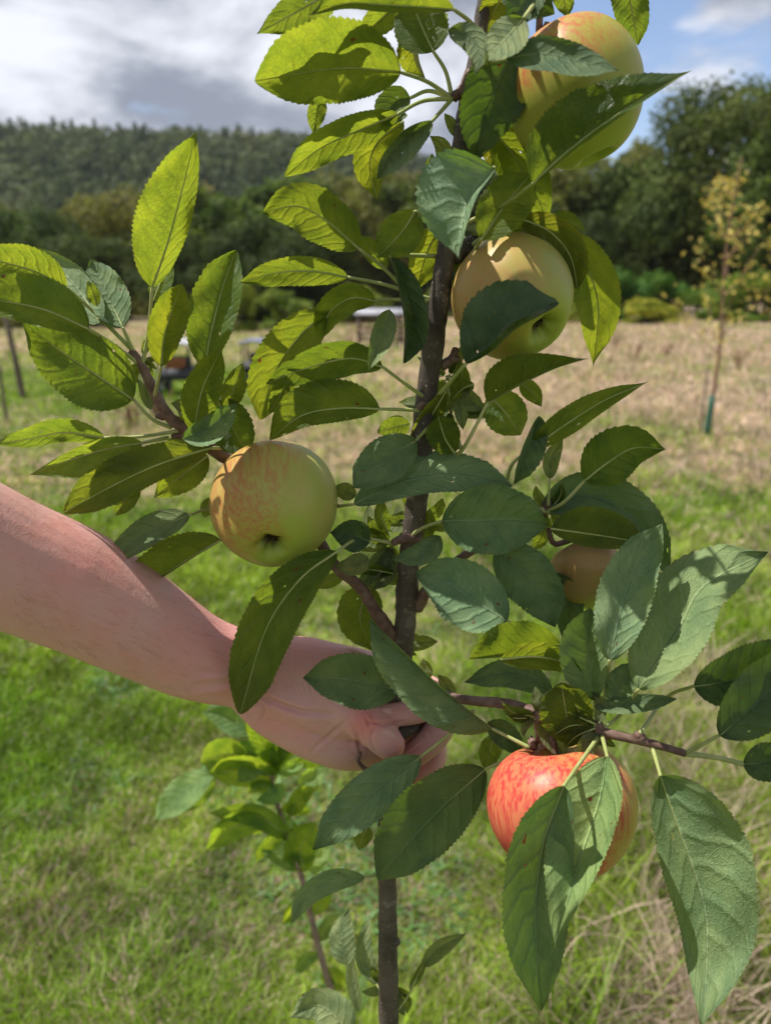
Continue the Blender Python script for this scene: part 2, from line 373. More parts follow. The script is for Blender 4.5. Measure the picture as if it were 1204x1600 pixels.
s_ = straw(gx, gy); gcol = (1 - s_)[..., None] * np.array([.115, .155, .034]) + s_[..., None] * np.array([.38, .29, .23])
i, j = np.meshgrid(np.arange(nr), np.arange(na), indexing='ij'); i = i.ravel(); j = j.ravel(); k = (j + 1) % na
gf = np.stack([i * na + j, (i + 1) * na + j, (i + 1) * na + k, i * na + k], 1)
g = mesh_obj('ground', np.stack([gx, gy, gz(gx, gy)], -1).reshape(-1, 3), gf, M['ground'], col=gcol.reshape(-1, 3))
tag(g, kind='structure')
# grass blades, one sheet of stuff: short green near, straw-coloured beyond
def blades(x, y, h, wd, lean, col, bendk=1.0):
    n = len(x); a = rng.uniform(0, 2 * np.pi, n); az_ = rng.uniform(0, 2 * np.pi, n)
    z0 = gz(x, y) - .005
    dx, dy = np.cos(a), np.sin(a); wx, wy = np.cos(az_), np.sin(az_)
    V = np.zeros((n, 7, 3)); ts = [0, .4, .75]
    for q, t in enumerate(ts):
        off = lean * h * t**1.8 * bendk; zt = h * t * (1 - .25 * lean * t); ww = wd * (1 - .35 * t)
        for s in (0, 1):
            V[:, 2 * q + s] = np.stack([x + dx * off + (s - .5) * ww * wx, y + dy * off + (s - .5) * ww * wy, z0 + zt], 1)
    V[:, 6] = np.stack([x + dx * lean * h * bendk, y + dy * lean * h * bendk, z0 + h * (1 - .25 * lean)], 1)
    o = (np.arange(n) * 7)[:, None]
    Fc = np.vstack([o + np.array([[0, 1, 3, 2]]), o + np.array([[2, 3, 5, 4]]), o + np.array([[4, 5, 6, 6]])])
    tri = np.vstack([Fc[:, [0, 1, 2]], Fc[:2 * n][:, [0, 2, 3]]])
    return V.reshape(-1, 3), tri, np.repeat(col, 7, 0)
def sample(n, r0, r1, half):
    r = np.exp(rng.uniform(math.log(r0), math.log(r1), n)); a = rng.uniform(-half, half, n)
    return r * np.sin(a), r * np.cos(a), r
def bl_col(x, y, s):
    n = len(x); isb = rng.random(n) < np.clip(s * .9, .06, .93)
    v = (rng.uniform(.55, 1.45, n) * (.55 + .9 * vnoise(x, y, .09, 17)))[:, None]; big = vnoise(x, y, .5, 9)[:, None]
    g1 = np.array([.12, .215, .014]) * (1 - big) + np.array([.245, .325, .03]) * big
    near = np.clip((np.hypot(x, y) - 2.5) / 3, 0, 1)[:, None]
    s1 = (np.array([.45, .35, .28]) * (1 - big) + np.array([.52, .385, .325]) * big) * (.85 + .15 * near)
    return np.where(isb[:, None], s1, g1) * v, isb
x, y, r = sample(300000, 1.0, 9, R(40)); s_ = straw(x, y); c, isb = bl_col(x, y, s_)
tall = np.clip(vnoise(x, y, .55, 11) * 1.5 - .25, .1, 1) * (1 + 1.3 * (1 / (1 + np.exp(-(x - .35 * y * .3 + .05) * 6))))
h = (.025 + .075 * tall * rng.uniform(.5, 1.3, len(x))) * np.where(isb, .85, 1.)
A_ = blades(x, y, h, .0032 * np.maximum(1, r / 2) * rng.uniform(.7, 1.5, len(x)), rng.uniform(.2, 1.1, len(x)), c)
x, y, r = sample(150000, 5, 48, R(37)); kp = rng.random(len(x)) < (r - 4.5) / 4; x, y, r = x[kp], y[kp], r[kp]; s_ = straw(x, y); c, isb = bl_col(x, y, s_)
h = np.clip((r - 3) / 5, .3, 1) * (.05 + .16 * vnoise(x, y, 1.5, 12) * rng.uniform(.4, 1.3, len(x))) * np.where(s_ < .35, .5, 1)
B_ = blades(x, y, h, .0030 * r / 2 * rng.uniform(.7, 1.4, len(x)), rng.uniform(.2, .8, len(x)), c)
x, y, r = sample(16000, 1.2, 3.2, R(34)); keep = x > .22 * y + .05; x, y, r = x[keep], y[keep], r[keep]
c, isb = bl_col(x, y, np.where(np.abs(x - (.40 * y + .12)) < .16, .95, .2))
C_ = blades(x, y, rng.uniform(.10, .28, len(x)), np.full(len(x), .0034), rng.uniform(.3, 1.2, len(x)), c)
# low broad-leaved weeds among the grass
x, y, r = sample(26000, 1.0, 5, R(38)); keep = vnoise(x, y, .35, 21) > .58; x, y, r = x[keep], y[keep], r[keep]
c = np.array([.10, .19, .06]) * rng.uniform(.7, 1.5, len(x))[:, None]
D_ = blades(x, y, rng.uniform(.02, .05, len(x)), rng.uniform(.008, .016, len(x)), rng.uniform(.9, 1.8, len(x)), c)
Vs, Fs, Cs, o_ = [], [], [], 0
for v, f, c in (A_, B_, C_, D_): Vs.append(v); Fs.append(f + o_); Cs.append(c); o_ += len(v)
go = mesh_obj('grass', np.vstack(Vs), np.vstack(Fs), M['grass'], smooth=False, col=np.vstack(Cs))
tag(go, 'short green meadow grass with dry straw-coloured patches across the field', 'grass', kind='stuff')
# ------------------------------------------------------------------ hill with its wood
hy = np.linspace(150, 520, 60); hx = np.linspace(-520, 420, 110); HX, HY = np.meshgrid(hx, hy, indexing='ij')
def hz(x, y):
    ridge = np.interp(x, [-520, -260, -190, -38, 10, 40, 85, 420], [76, 70, 65, 60, 52, 42, 28, 14])
    f = np.clip((y - 150) / 230, 0, 1); f = f * f * (3 - 2 * f)
    return ridge * f * .93 + 5 * (vnoise(x, y, 45, 31) - .5) * f - 2
hv = np.stack([HX, HY, hz(HX, HY)], -1).reshape(-1, 3)
i, j = np.meshgrid(np.arange(109), np.arange(59), indexing='ij'); i = i.ravel(); j = j.ravel()
tag(mesh_obj('hill', hv, np.stack([i * 60 + j, (i + 1) * 60 + j, (i + 1) * 60 + j + 1, i * 60 + j + 1], 1), M['hill']), kind='structure')
def quads(c, s, nrm=None, asp=1.0):
    n = len(c); a = rng.normal(size=(n, 3)) if nrm is None else nrm + .7 * rng.normal(size=(n, 3))
    a /= np.linalg.norm(a, axis=1)[:, None]; t = np.cross(a, rng.normal(size=(n, 3))); t /= np.linalg.norm(t, axis=1)[:, None] + 1e-9
    q = np.cross(a, t); s = np.broadcast_to(s, (n,))[:, None]
    v = np.stack([c - t * s, c - q * s * asp * .6, c + t * s, c + q * s * asp * .6], 1).reshape(-1, 3)
    return v, np.arange(4 * n).reshape(n, 4)
NT = 5200
ty = 150 + 300 * rng.random(NT)**.8; tx = rng.uniform(-1, 1, NT) * (ty * .62 + 20) - 10
parts = []
for q in range(NT):
    z = hz(tx[q], ty[q]); con = rng.random() < .22; hgt = rng.uniform(7, 13) * (1.1 if con else .95)
    nf = 70; u = rng.random(nf); an = rng.uniform(0, 2 * np.pi, nf)
    if con: rad = 2.6 * (1 - u) + .2; zz_ = u * hgt
    else: rad = 4.4 * np.sqrt(np.clip(1 - (2 * u - 1)**2, 0, 1)) + .3; zz_ = hgt * (.25 + .72 * u)
    cc = np.stack([tx[q] + rad * np.cos(an), ty[q] + rad * np.sin(an), z + zz_], 1)
    nn = np.stack([np.cos(an), np.sin(an), (2 * u - 1) * .9 + .3], 1)
    parts.append(quads(cc, rng.uniform(.6, 1.2, nf), nn))
v, f = join(parts)
tag(mesh_obj('woodland', v, f, M['wood'], smooth=False), 'dense dark mixed woodland covering the long hill', 'woodland', kind='stuff')
# ------------------------------------------------------------------ trees at the field edge
def crown_mesh(h, wd, n, leaf, lumps=16, seed=0, low=.12):
    g = np.random.default_rng(seed); cs = []
    for _ in range(lumps):
        t = g.uniform(low, .92); rr_ = wd * .5 * math.sqrt(max(0, 1 - (2 * (t - .05) - 1)**2)) * g.uniform(.2, .95); a = g.uniform(0, 6.28)
        cs.append((rr_ * math.cos(a), rr_ * math.sin(a), h * t, wd * g.uniform(.13, .27)))
    out_ = []; per = n // lumps
    for x, y, z, r_ in cs:
        d = g.normal(size=(per, 3)); d /= np.linalg.norm(d, axis=1)[:, None]
        rad = r_ * g.uniform(.35, 1.08, per)**.5 * (1 + .25 * np.sin(d[:, 0] * 5 + x) * np.cos(d[:, 2] * 4 + y))
        c = np.array([x, y, z]) + d * rad[:, None] * np.array([1, 1, .8]); c[:, 2] = np.maximum(c[:, 2], .1)
        out_.append(quads(c, g.uniform(.6, 1.4, per) * leaf, d))
    return join(out_), cs
def make_tree(name, h, wd, n, leaf, seed, lumps=16, low=.12, mat_='crown', tr=.25):
    root = empty(name, (0, 0, 0)); (v, f), cs = crown_mesh(h, wd, n, leaf, lumps, seed, low)
    mesh_obj('crown', v, f, M[mat_], root, smooth=False)
    ps = [tube(np.array([[0, 0, -.8], [.1, 0, h * .3], [0, .1, h * .75]]), [tr, tr * .8, tr * .2], 8)]
    for c in cs[:9]: ps.append(tube(crom([[0, 0, h * .2], [c[0] * .4, c[1] * .4, c[2] * .7], c[:3]], 6), np.linspace(tr * .5, .03, 6), 5))
    v, f = join(ps); mesh_obj('trunk', v, fix(f), M['trunk_far'], root); return root
protos = [make_tree('broadleaf_tree', 9, 9, 26000, .17, 1, 20, .02), make_tree('broadleaf_tree', 8, 11, 26000, .17, 2, 22, .0),
          make_tree('broadleaf_tree', 12, 7.5, 24000, .17, 3, 20, .03), make_tree('broadleaf_tree', 13, 10, 34000, .15, 4, 44, .12)]
used = set()
def put(k, px, dist, sc_, lab, tint, group='trees along the far edge of the field', rz=None, cat='tree', zoff=0):
    o = protos[k] if k not in used else copy_tree(protos[k]); used.add(k)
    p = at_ground(px, dist); o.location = (p.x, p.y, float(gz(p.x, p.y)) - .1 + zoff)
    o.rotation_euler.z = random.uniform(0, 6.28) if rz is None else rz; o.scale = (sc_[0], sc_[0], sc_[1])
    tag(o, lab, cat, group)
    for ch in o.children:
        if ch.name.startswith('crown'): ch.color = (*tint, 1)
put(0, 10, 66, (1.0, .88), 'dull green tree cut by the left edge of the photo', (1.0, 1.0, .9))
put(1, 75, 58, (.62, .86), 'small dark rounded tree near the left edge, before the hill', (.55, .72, .6))
put(1, 215, 62, (1.1, 1.06), 'broad olive-brown tree behind the tall upright leaf', (1.55, 1.25, .95))
put(0, 345, 60, (1.0, 1.02), 'mid green tree between the olive-brown one and the dark gap', (1.0, 1.15, .75))
put(2, 432, 57, (1.15, .80), 'deep green tree left of the leafy stem, tallest there', (.8, 1.0, .7))
put(0, 520, 64, (1.0, 1.0), 'grey green tree seen between leaves left of the stem', (1.0, 1.0, .85))
put(1, 600, 60, (.95, 1.12), 'olive tree behind the leaves just left of the stem', (1.25, 1.1, .85))
put(2, 690, 58, (1.2, .86), 'dark green tree standing directly behind the main stem', (.8, .9, .7))
put(1, 830, 56, (.9, 1.05), 'dim green tree behind the middle apple', (.85, .95, .7))
put(0, 925, 52, (.95, 1.10), 'olive green rounded tree right of the top apple', (1.25, 1.15, .9))
put(1, 1010, 49, (.8, 1.02), 'dark low tree at the foot of the tall right-hand tree', (.7, .85, .65))
put(3, 1125, 47, (1.0, .97), 'tall dark open-crowned tree on the right, highest of all', (.66, .74, .5))
put(0, 1235, 44, (1.0, 1.1), 'dark tree cut by the right edge of the photo', (.7, .9, .6))
put(1, 155, 52, (.7, .62), 'low dark green tree under the olive-brown tree', (.6, .7, .6))
put(1, 470, 50, (.75, .72), 'low black-green tree in the dark gap left of the stem', (.42, .52, .42))
put(0, 390, 51, (.55, .62), 'low black-green tree right under the mid green tree', (.42, .52, .42))
put(1, 300, 50, (.6, .6), 'low dark tree behind the holed grey-green leaf', (.45, .55, .45))
put(0, 890, 47, (.6, .66), 'low black-green tree right of the middle apple', (.42, .52, .42))
protos.append(make_tree('shrub', 2.2, 3.2, 3600, .10, 11, 10, .05, 'shrub', .05))
shr = [(20, 42, 1.2, .75, 'dull shrub at the wood edge by the left photo edge', (.8, .75, .6)),
       (375, 37, .8, .95, 'upright yellow-green shrub below the holed leaf', (1.3, 1.25, .7)),
       (150, 42, 1.1, .7, 'olive shrub at the wood edge behind the big lit leaf', (.9, .8, .6)),
       (450, 40, 1.2, .8, 'green shrub at the wood edge left of the stem', (1, 1.05, .7)),
       (560, 41, 1.2, .8, 'yellowish shrub at the wood edge close to the stem', (1.2, 1.1, .7)),
       (700, 41, 1.0, .7, 'shrub behind the main stem at the wood edge', (.9, .9, .6)),
       (965, 39, 1.0, 1.0, 'blue-green shrub right of the middle apple', (.55, .9, .75)),
       (1030, 40, .9, .95, 'mid green shrub left of the yellow young tree', (.6, .95, .6)),
       (920, 36, .9, .5, 'low yellow-green shrub beside the middle apple', (1.5, 1.3, .7)),
       (1010, 35, 1.0, .48, 'low golden shrub left of the yellow young tree', (1.9, 1.5, .7)),
       (1180, 36, 1.3, .9, 'green shrub by the right photo edge', (1.1, 1.2, .7)),
       (1110, 38, 1.0, .8, 'shrub directly behind the yellow young tree', (.9, 1.1, .7))]
for px, d, s1, s2, lab, tint in shr: put(4, px, d, (s1, s2), lab, tint, 'shrubs at the foot of the far trees', cat='shrub')
# thin young trees with yellowing leaves
def young(px, dist, h, lab, n, seed, guard=True, wd=.85):
    g = np.random.default_rng(seed); p = at_ground(px, dist); z0 = float(gz(p.x, p.y)); root = empty('young_tree', (p.x, p.y, z0))
    tag(root, lab, 'tree', 'yellowing young trees in the field'); o = np.array([p.x, p.y, z0])
    st = crom([[0, 0, -.05], [.03, 0, h * .35], [-.02, 0, h * .7], [.03, 0, h]], 16); ps = [tube(o + st, np.linspace(.024, .005, 16), 8)]
    tips = []
    for q in range(20):
        t = g.uniform(.30, .93); a = g.uniform(0, 6.28); b0 = st[int(t * 15)]; L = wd * (1.15 - t) * g.uniform(.6, 1.3) + .1
        e = b0 + [math.cos(a) * L * .75, math.sin(a) * L * .75, L * .75]; br = crom([b0, (b0 + e) / 2 - [0, 0, .04], e], 7)
        ps.append(tube(o + br, np.linspace(.007, .002, 7), 5)); tips.append(br)
    v, f = join(ps); mesh_obj('trunk', v, fix(f), M['dry'], root)
    c = []
    for q in range(n):
        br = tips[g.integers(len(tips))]; c.append(br[g.integers(2, 7)] + g.normal(size=3) * .06)
    c = np.array(c); c2 = c[g.random(n) < .6] + g.normal(size=3) * .05
    v, f = join([quads(o + c, g.uniform(.014, .034, n)), quads(o + c2, g.uniform(.014, .028, len(c2)))])
    mesh_obj('crown', v, f, [M['yellow'], M['shrub']], root, smooth=False, midx=[0] * n + [1] * len(c2))
    if guard:
        v, f = tube(o + np.array([[0, 0, 0], [0, 0, .15], [.01, 0, .32], [.01, 0, .46]]), [.036, .035, .033, .032], 14); mesh_obj('tree_guard', v, fix(f), M['guard'], root)
        v, f = tube(o + np.array([[-.06, .03, -.1], [-.06, .03, .75]]), [.012, .012], 6); mesh_obj('stake', v, fix(f), M['post'], root)
    return root
young(1103, 8.1, 2.75, 'thin young tree with sparse yellow leaves and a green trunk guard', 430, 3)
young(1215, 9.5, 2.3, 'second yellowing young tree, cut by the right edge of the photo', 420, 5, True, .95)
# ------------------------------------------------------------------ posts, carts, dried weeds
def post(px, dist, h, r_, lab, lean=0):
    p = at_ground(px, dist); z0 = float(gz(p.x, p.y)); a = np.array([p.x, p.y, z0])
    v, f = tube(crom([a - [0, 0, .1], a + [lean * .5, 0, h * .5], a + [lean, 0, h]], 8), np.linspace(r_, r_ * .85, 8), 9, True, .05, int(px) + 100)
    tag(mesh_obj('wooden_post', v, fix(f), M['post'], None, a), lab, 'post', 'wooden posts on the left of the field')
post(38, 11.0, 1.25, .045, 'thick weathered post below the big lit leaf, thickest post', -.12)
post(12, 8.6, .66, .02, 'thin short stake in the grass left of the thick post')
post(90, 12.5, .42, .03, 'stubby post low in the grass right of the thick post')
post(-6, 9.5, 1.3, .025, 'tall thin stake at the very left edge of the photo', .05)
def wheel(c, r_, wd, parent):
    a = np.linspace(0, 2 * np.pi, 21)[:-1]; c = np.array(c)
    pts = c + np.stack([0 * a, np.cos(a) * (r_ - wd / 2), np.sin(a) * (r_ - wd / 2)], 1)
    pts = np.vstack([pts, pts[:2]]); v, f = tube(pts, wd / 2, 8, False); wo = empty('wheel', (0, 0, 0)); wo.parent = parent
    wo.location = Vector(tuple(c)) - parent.location
    mesh_obj('tyre', v, f, M['tyre'], wo, c)
    v, f = tube(np.array([c - [wd * .35, 0, 0], c + [wd * .35, 0, 0]]), [r_ - wd * .8] * 2, 16); mesh_obj('rim', v, fix(f), M['rim'], wo, c)
def cart(px, dist, wdt, hgt, lab, roof, crate=True):
    p = at_ground(px, dist); o = np.array([p.x, p.y, float(gz(p.x, p.y))]); root = empty('garden_cart', tuple(o)); tag(root, lab, 'cart', 'small carts parked on the mown strip')
    L = wdt; r_ = hgt * .19
    v, f = boxv(o + [0, 0, hgt * .42], (L * .8, L * 1.1, hgt * .2)); mesh_obj('body', v, f, M['cart_body'], root, smooth=False)
    for sx in (-1, 1):
        for sy in (-1, 1): v, f = boxv(o + [sx * L * .38, sy * L * .5, hgt * .73], (.025, .025, hgt * .42)); mesh_obj('roof_post', v, f, M['cart_body'], root, smooth=False)
    rv, rf = [], []
    n = 7; xs = np.linspace(-.5, .5, n)
    V = np.array([[o[0] + x_ * L, o[1] + s * L * .62, o[2] + hgt * (.93 + .05 * (1 - 4 * x_ * x_)) + dz] for dz in (0, .03) for s in (-1, 1) for x_ in xs])
    fs = []
    for q in range(n - 1):
        fs += [[q, q + 1, n + q + 1, n + q], [2 * n + q, 3 * n + q, 3 * n + q + 1, 2 * n + q + 1], [q, 2 * n + q, 2 * n + q + 1, q + 1], [n + q, n + q + 1, 3 * n + q + 1, 3 * n + q]]
    mesh_obj('roof', V, fs, M[roof], root)
    v, f = boxv(o + [0, L * .25, hgt * .60], (L * .5, L * .12, hgt * .22)); mesh_obj('seat_back', v, f, M['cart_body'], root, smooth=False)
    for sx in (-1, 1):
        for sy in (-1, 1): wheel(o + [sx * L * .42, sy * L * .42, r_], r_, .07, root)
    if crate:
        q = o + [0, -L * .35, hgt * .52]
        s = hgt * .3
        v, f = join([boxv(q + [0, 0, s * .52], (L * .42, L * .3, .02)), boxv(q + [-L * .2, 0, s * .8], (.02, L * .3, s * .55)), boxv(q + [L * .2, 0, s * .8], (.02, L * .3, s * .55)),
                     boxv(q + [0, -L * .15, s * .66], (L * .38, .018, s * .18)), boxv(q + [0, -L * .15, s * .95], (L * .38, .018, s * .18)), boxv(q + [0, L * .15, s * .8], (L * .38, .018, s * .5))])
        tag(mesh_obj('crate', v - [0, 0, s * .45], f, M['orange'], None, q, smooth=False), 'orange-brown slatted crate on the cart with the pale roof', 'crate')
cart(283, 11.4, .58, .78, 'small dark cart under a pale flat roof behind the left branch', 'cart_roof')
cart(400, 12.6, .42, .72, 'narrow dark cart with a blue-grey top, right of the pale-roofed cart', 'cart_blue', False)
p = at_ground(608, 22); o = np.array([p.x, p.y, float(gz(p.x, p.y))]); root = empty('field_shelter', tuple(o)); tag(root, 'low field shelter with a pale sheet roof behind the stem', 'shelter')
v, f = boxv(o + [0, 0, .95], (1.9, 1.2, .05)); v[v[:, 1] < o[1], 2] -= .10; mesh_obj('roof', v, f, M['sheet'], root, smooth=False)
for sx in (-.85, -.3, .3, .85):
    for sy in (-.5, .5): v, f = tube(np.array([o + [sx, sy, -.1], o + [sx, sy, .92]]), [.035, .03], 7); mesh_obj('post', v, fix(f), M['post'], root)
v, f = join([boxv(o + [0, .53, z_], (1.75, .02, .09)) for z_ in (.15, .3, .45, .6, .75)]); mesh_obj('back_boards', v, f, M['post'], root, smooth=False)
def weed(px, dist, h, n, seed):
    g = np.random.default_rng(seed); p = at_ground(px, dist); o = np.array([p.x, p.y, float(gz(p.x, p.y))]); ps = []
    for q in range(n):
        a = g.uniform(0, 6.28); L = h * g.uniform(.5, 1); e = o + [math.cos(a) * L * .45, math.sin(a) * L * .45, L]
        br = crom([o - [0, 0, .03], (o + e) / 2 + g.normal(size=3) * .02, e], 8); ps.append(tube(br, np.linspace(.008, .004, 8), 5))
        for k_ in range(9):
            c = br[g.integers(3, 8)] + g.normal(size=3) * .014; ps.append(tube(np.array([c, c + g.normal(size=3) * .02 + [0, 0, .03]]), [.007, .003], 5))
    v, f = join(ps); return mesh_obj('dried_weed', v, fix(f), M['dry'], None, o)
for q, (px, d, h, lab) in enumerate([(990, 16, .62, 'tallest clump of brown dried dock stalks in the right of the field'), (1040, 17, .42, 'small brown dried stalks right of the tallest dried clump'),
      (250, 8.8, .40, 'brown dried stalks low behind the left branch'), (150, 9.5, .38, 'brown dried stalks below the thick post on the left'), (205, 8.2, .35, 'dried stalks between the left branch and its lowest leaf'),
      (540, 18, .8, 'dried stalks beside the far field shelter, left of it'), (960, 20, .45, 'faint dried stalks far off, left of the tallest dried clump'), (1150, 15, .5, 'dried stalks right of the yellow young tree trunk')]):
    tag(weed(px, d, h, 9, 50 + q), lab, 'dried plant', 'dried dock stalks in the field')

# ------------------------------------------------------------------ haze over the valley
v, f = boxv((0, 0, 54), (1320, 1320, 116))
hz_m, b = mat('valley haze'); pv = b.n('ShaderNodeVolumePrincipled'); pv.inputs['Color'].default_value = (.80, .88, 1, 1); pv.inputs['Density'].default_value = .00014
b.t.links.new(pv.outputs[0], b.n('ShaderNodeOutputMaterial').inputs['Volume'])
tag(mesh_obj('haze', v, f, hz_m, smooth=False), 'thin pale haze over the valley and the wooded hill', 'haze', kind='stuff')
# ------------------------------------------------------------------ the young apple tree
def px_tube(pts, r, seg=12, n=40, bumpy=0, seed=0, rpx=True):
    """pts (x, y, z) in local pixel units at the tree's distance; r in the same units"""
    q = crom([p + (0,) if len(p) == 2 else p for p in pts], n); w_ = P(q[:, 0], q[:, 1], q[:, 2])
    rr_ = np.interp(np.linspace(0, 1, n), np.linspace(0, 1, len(r)), r) if isinstance(r, (list, tuple)) else np.full(n, r)
    sc_ = (depth(q[:, 1]) + q[:, 2] * PU) / F
    return tube(w_, rr_ * sc_, seg, True, bumpy, seed)
tb = P(607, 1600, 0); trunk_base = np.array([tb[0], tb[1], -.02])
apple_tree = empty('apple_tree', (float(tb[0]), float(tb[1]), 0.0))
tag(apple_tree, 'young apple tree in front, slim dark stem with big toothed leaves', 'tree')
# stem
tp = [(768, -160, 0), (760, -40, 0), (748, 60, 0), (728, 170, 0), (716, 260, 0), (699, 380, 0), (684, 480, 0), (671, 580, 0), (662, 660, 0), (656, 720, 0),
      (650, 790, 0), (638, 880, 0), (634, 960, 0), (628, 1015, 0), (620, 1100, 0), (610, 1200, 0), (604, 1300, 0), (605, 1400, 0), (606, 1500, 0), (607, 1600, 0)]
rad = [9, 11, 11, 13, 16, 15.5, 16.5, 18, 17.5, 18, 18.5, 17.5, 18, 19, 17, 16, 15, 15.5, 16.5, 16]
q = crom(tp, 150); wpt = P(q[:, 0], q[:, 1], q[:, 2]); rr_ = .93 * np.interp(np.linspace(0, 1, 150), np.linspace(0, 1, len(rad)), rad) * depth(q[:, 1]) / F
kn = rng.random(150) > .93; rr_ *= 1 + .10 * np.convolve(kn, [.5, 1, .5], 'same') + .02 * rng.normal(size=150)
low = crom([wpt[-1], wpt[-1] + [.004, .002, -.3], trunk_base + [.0, 0, .25], trunk_base + [0, 0, -.05]], 30)[1:]
wpt = np.vstack([wpt, low]); rr_ = np.r_[rr_, np.linspace(rr_[-1], .017, 29)]
v, f = tube(wpt, rr_, 20, True, .03, 3); trunk = mesh_obj('trunk', v, fix(f), M['bark'], apple_tree, wpt[0])
def branch(pts, r, m_='bark', name='branch', seg=12, n=44, spur=()):
    ps = [px_tube(pts, r, seg, n, .05, len(pts) * 7)]
    for (x, y, z, dx, dy, L, r_) in spur: ps.append(px_tube([(x, y, z), (x + dx * L * .5, y + dy * L * .5, z), (x + dx * L, y + dy * L, z)], [r_, r_ * 1.15, r_ * .8], 8, 8, .1, int(x)))
    v, f = join(ps); o = P(*pts[0]) if len(pts[0]) == 3 else P(*pts[0], 0)
    return mesh_obj(name, v, fix(f), M[m_], apple_tree, o)
# upper left leafing spur
branch([(736, 112, 0), (722, 140, -5), (708, 152, -10)], [10, 8, 8], 'twig', n=16, spur=[(708, 152, -10, -.8, -.2, 12, 6)])
# left branch carrying apple 1
branch([(622, 1008, 0), (590, 960, -20), (560, 915, -35), (520, 880, -45), (470, 800, 20), (400, 750, 60), (350, 714, 30), (300, 678, 0), (262, 648, -10), (240, 610, -15), (222, 572, -20), (205, 548, -20)],
       [12, 10, 9, 9, 9, 9, 9, 10, 11, 9, 8, 6], 'twig', n=90, spur=[(300, 678, 0, -.9, .1, 34, 6), (262, 652, -10, -1, -.1, 18, 5), (246, 622, -12, -.7, -.4, 12, 5), (286, 668, 0, .2, .9, 14, 5), (320, 690, 5, .8, .2, 16, 5)])
# right branch carrying the red apple
branch([(626, 1040, 0), (660, 1075, -60), (720, 1092, -110), (790, 1100, -150), (850, 1116, -190), (935, 1142, -240), (1010, 1160, -260), (1070, 1177, -275)],
       [12, 9, 7.5, 8.5, 8.5, 8, 7, 5.5], 'twig', n=70, spur=[(843, 1114, -185, .05, 1, 44, 10), (836, 1160, -185, -.9, .3, 10, 10), (935, 1142, -240, -.2, -1, 14, 9), (1000, 1158, -255, -.3, -.9, 14, 9), (940, 1142, -240, .0, 1, 20, 7)])
branch([(1070, 1177, -275), (1120, 1184, -280), (1160, 1194, -285)], [5, 4, 4], 'petiole', name='shoot', n=14)
branch([(650, 950, 0), (668, 920, -15), (690, 895, -15), (735, 862, -10), (790, 835, 10), (850, 800, 20)], [11, 8, 7, 6, 6, 6], 'twig', n=34, spur=[(850, 800, 20, .2, -.9, 22, 8)])
branch([(668, 630, 0), (705, 670, -10), (718, 700, -15)], [6, 5, 5], 'petiole', n=12)
branch([(690, 572, 10), (706, 560, 5), (712, 545, 0)], [9, 7, 6], 'twig', n=12, spur=[(704, 560, 0, .9, .1, 16, 5)])
branch([(652, 842, -5), (628, 842, -25), (614, 848, -30)], [9, 7, 6], 'twig', n=12)
branch([(708, 400, 5), (730, 385, 15), (748, 372, 30)], [16, 13, 9], 'bark', n=12, spur=[(738, 380, 20, .5, .8, 20, 7)])
branch([(672, 625, -2), (660, 632, -12), (655, 640, -14)], [8, 7, 5], 'twig', n=8)
branch([(606, 1480, 0), (620, 1470, -8)], [8, 7], 'bark', n=6)
branch([(660, 1120, 60), (640, 1138, -30), (622, 1150, -64)], [11, 12, 10], 'bark', name='cut_stub', n=14)
# leaves --------------------------------------------------------------
LEAVES = []
def outline(u, peak=.42, tip=1.0):
    a = .62; c = a * (1 - peak) / peak
    w_ = u**a * np.clip(1 - u, 0, 1)**c; w_ /= (peak**a * (1 - peak)**c)
    w_ = np.where(u > .82, w_ * (1 - .35 * ((u - .82) / .18)**1.2 * tip), w_)
    return np.clip(w_, 0, 1)
def leaf(mid, W, al=0, ar=0, cl=0, cr=0, side='t', T=None, wave=None, stem=None, tint=(1, 1, 1), Wl=1, Wr=1, peak=.42, z=0, mt=None, bend=None):
    """mid: midrib base->tip in px (x, y[, z]); W true half width in px; al/ar angle of each half towards the lens; cl/cr extra curl"""
    LEAVES.append(dict(mid=mid, W=W, al=al, ar=ar, cl=cl, cr=cr, side=side, T=T, wave=wave, stem=stem, tint=tint, Wl=Wl, Wr=Wr, peak=peak, z=z, mt=mt, bend=bend))
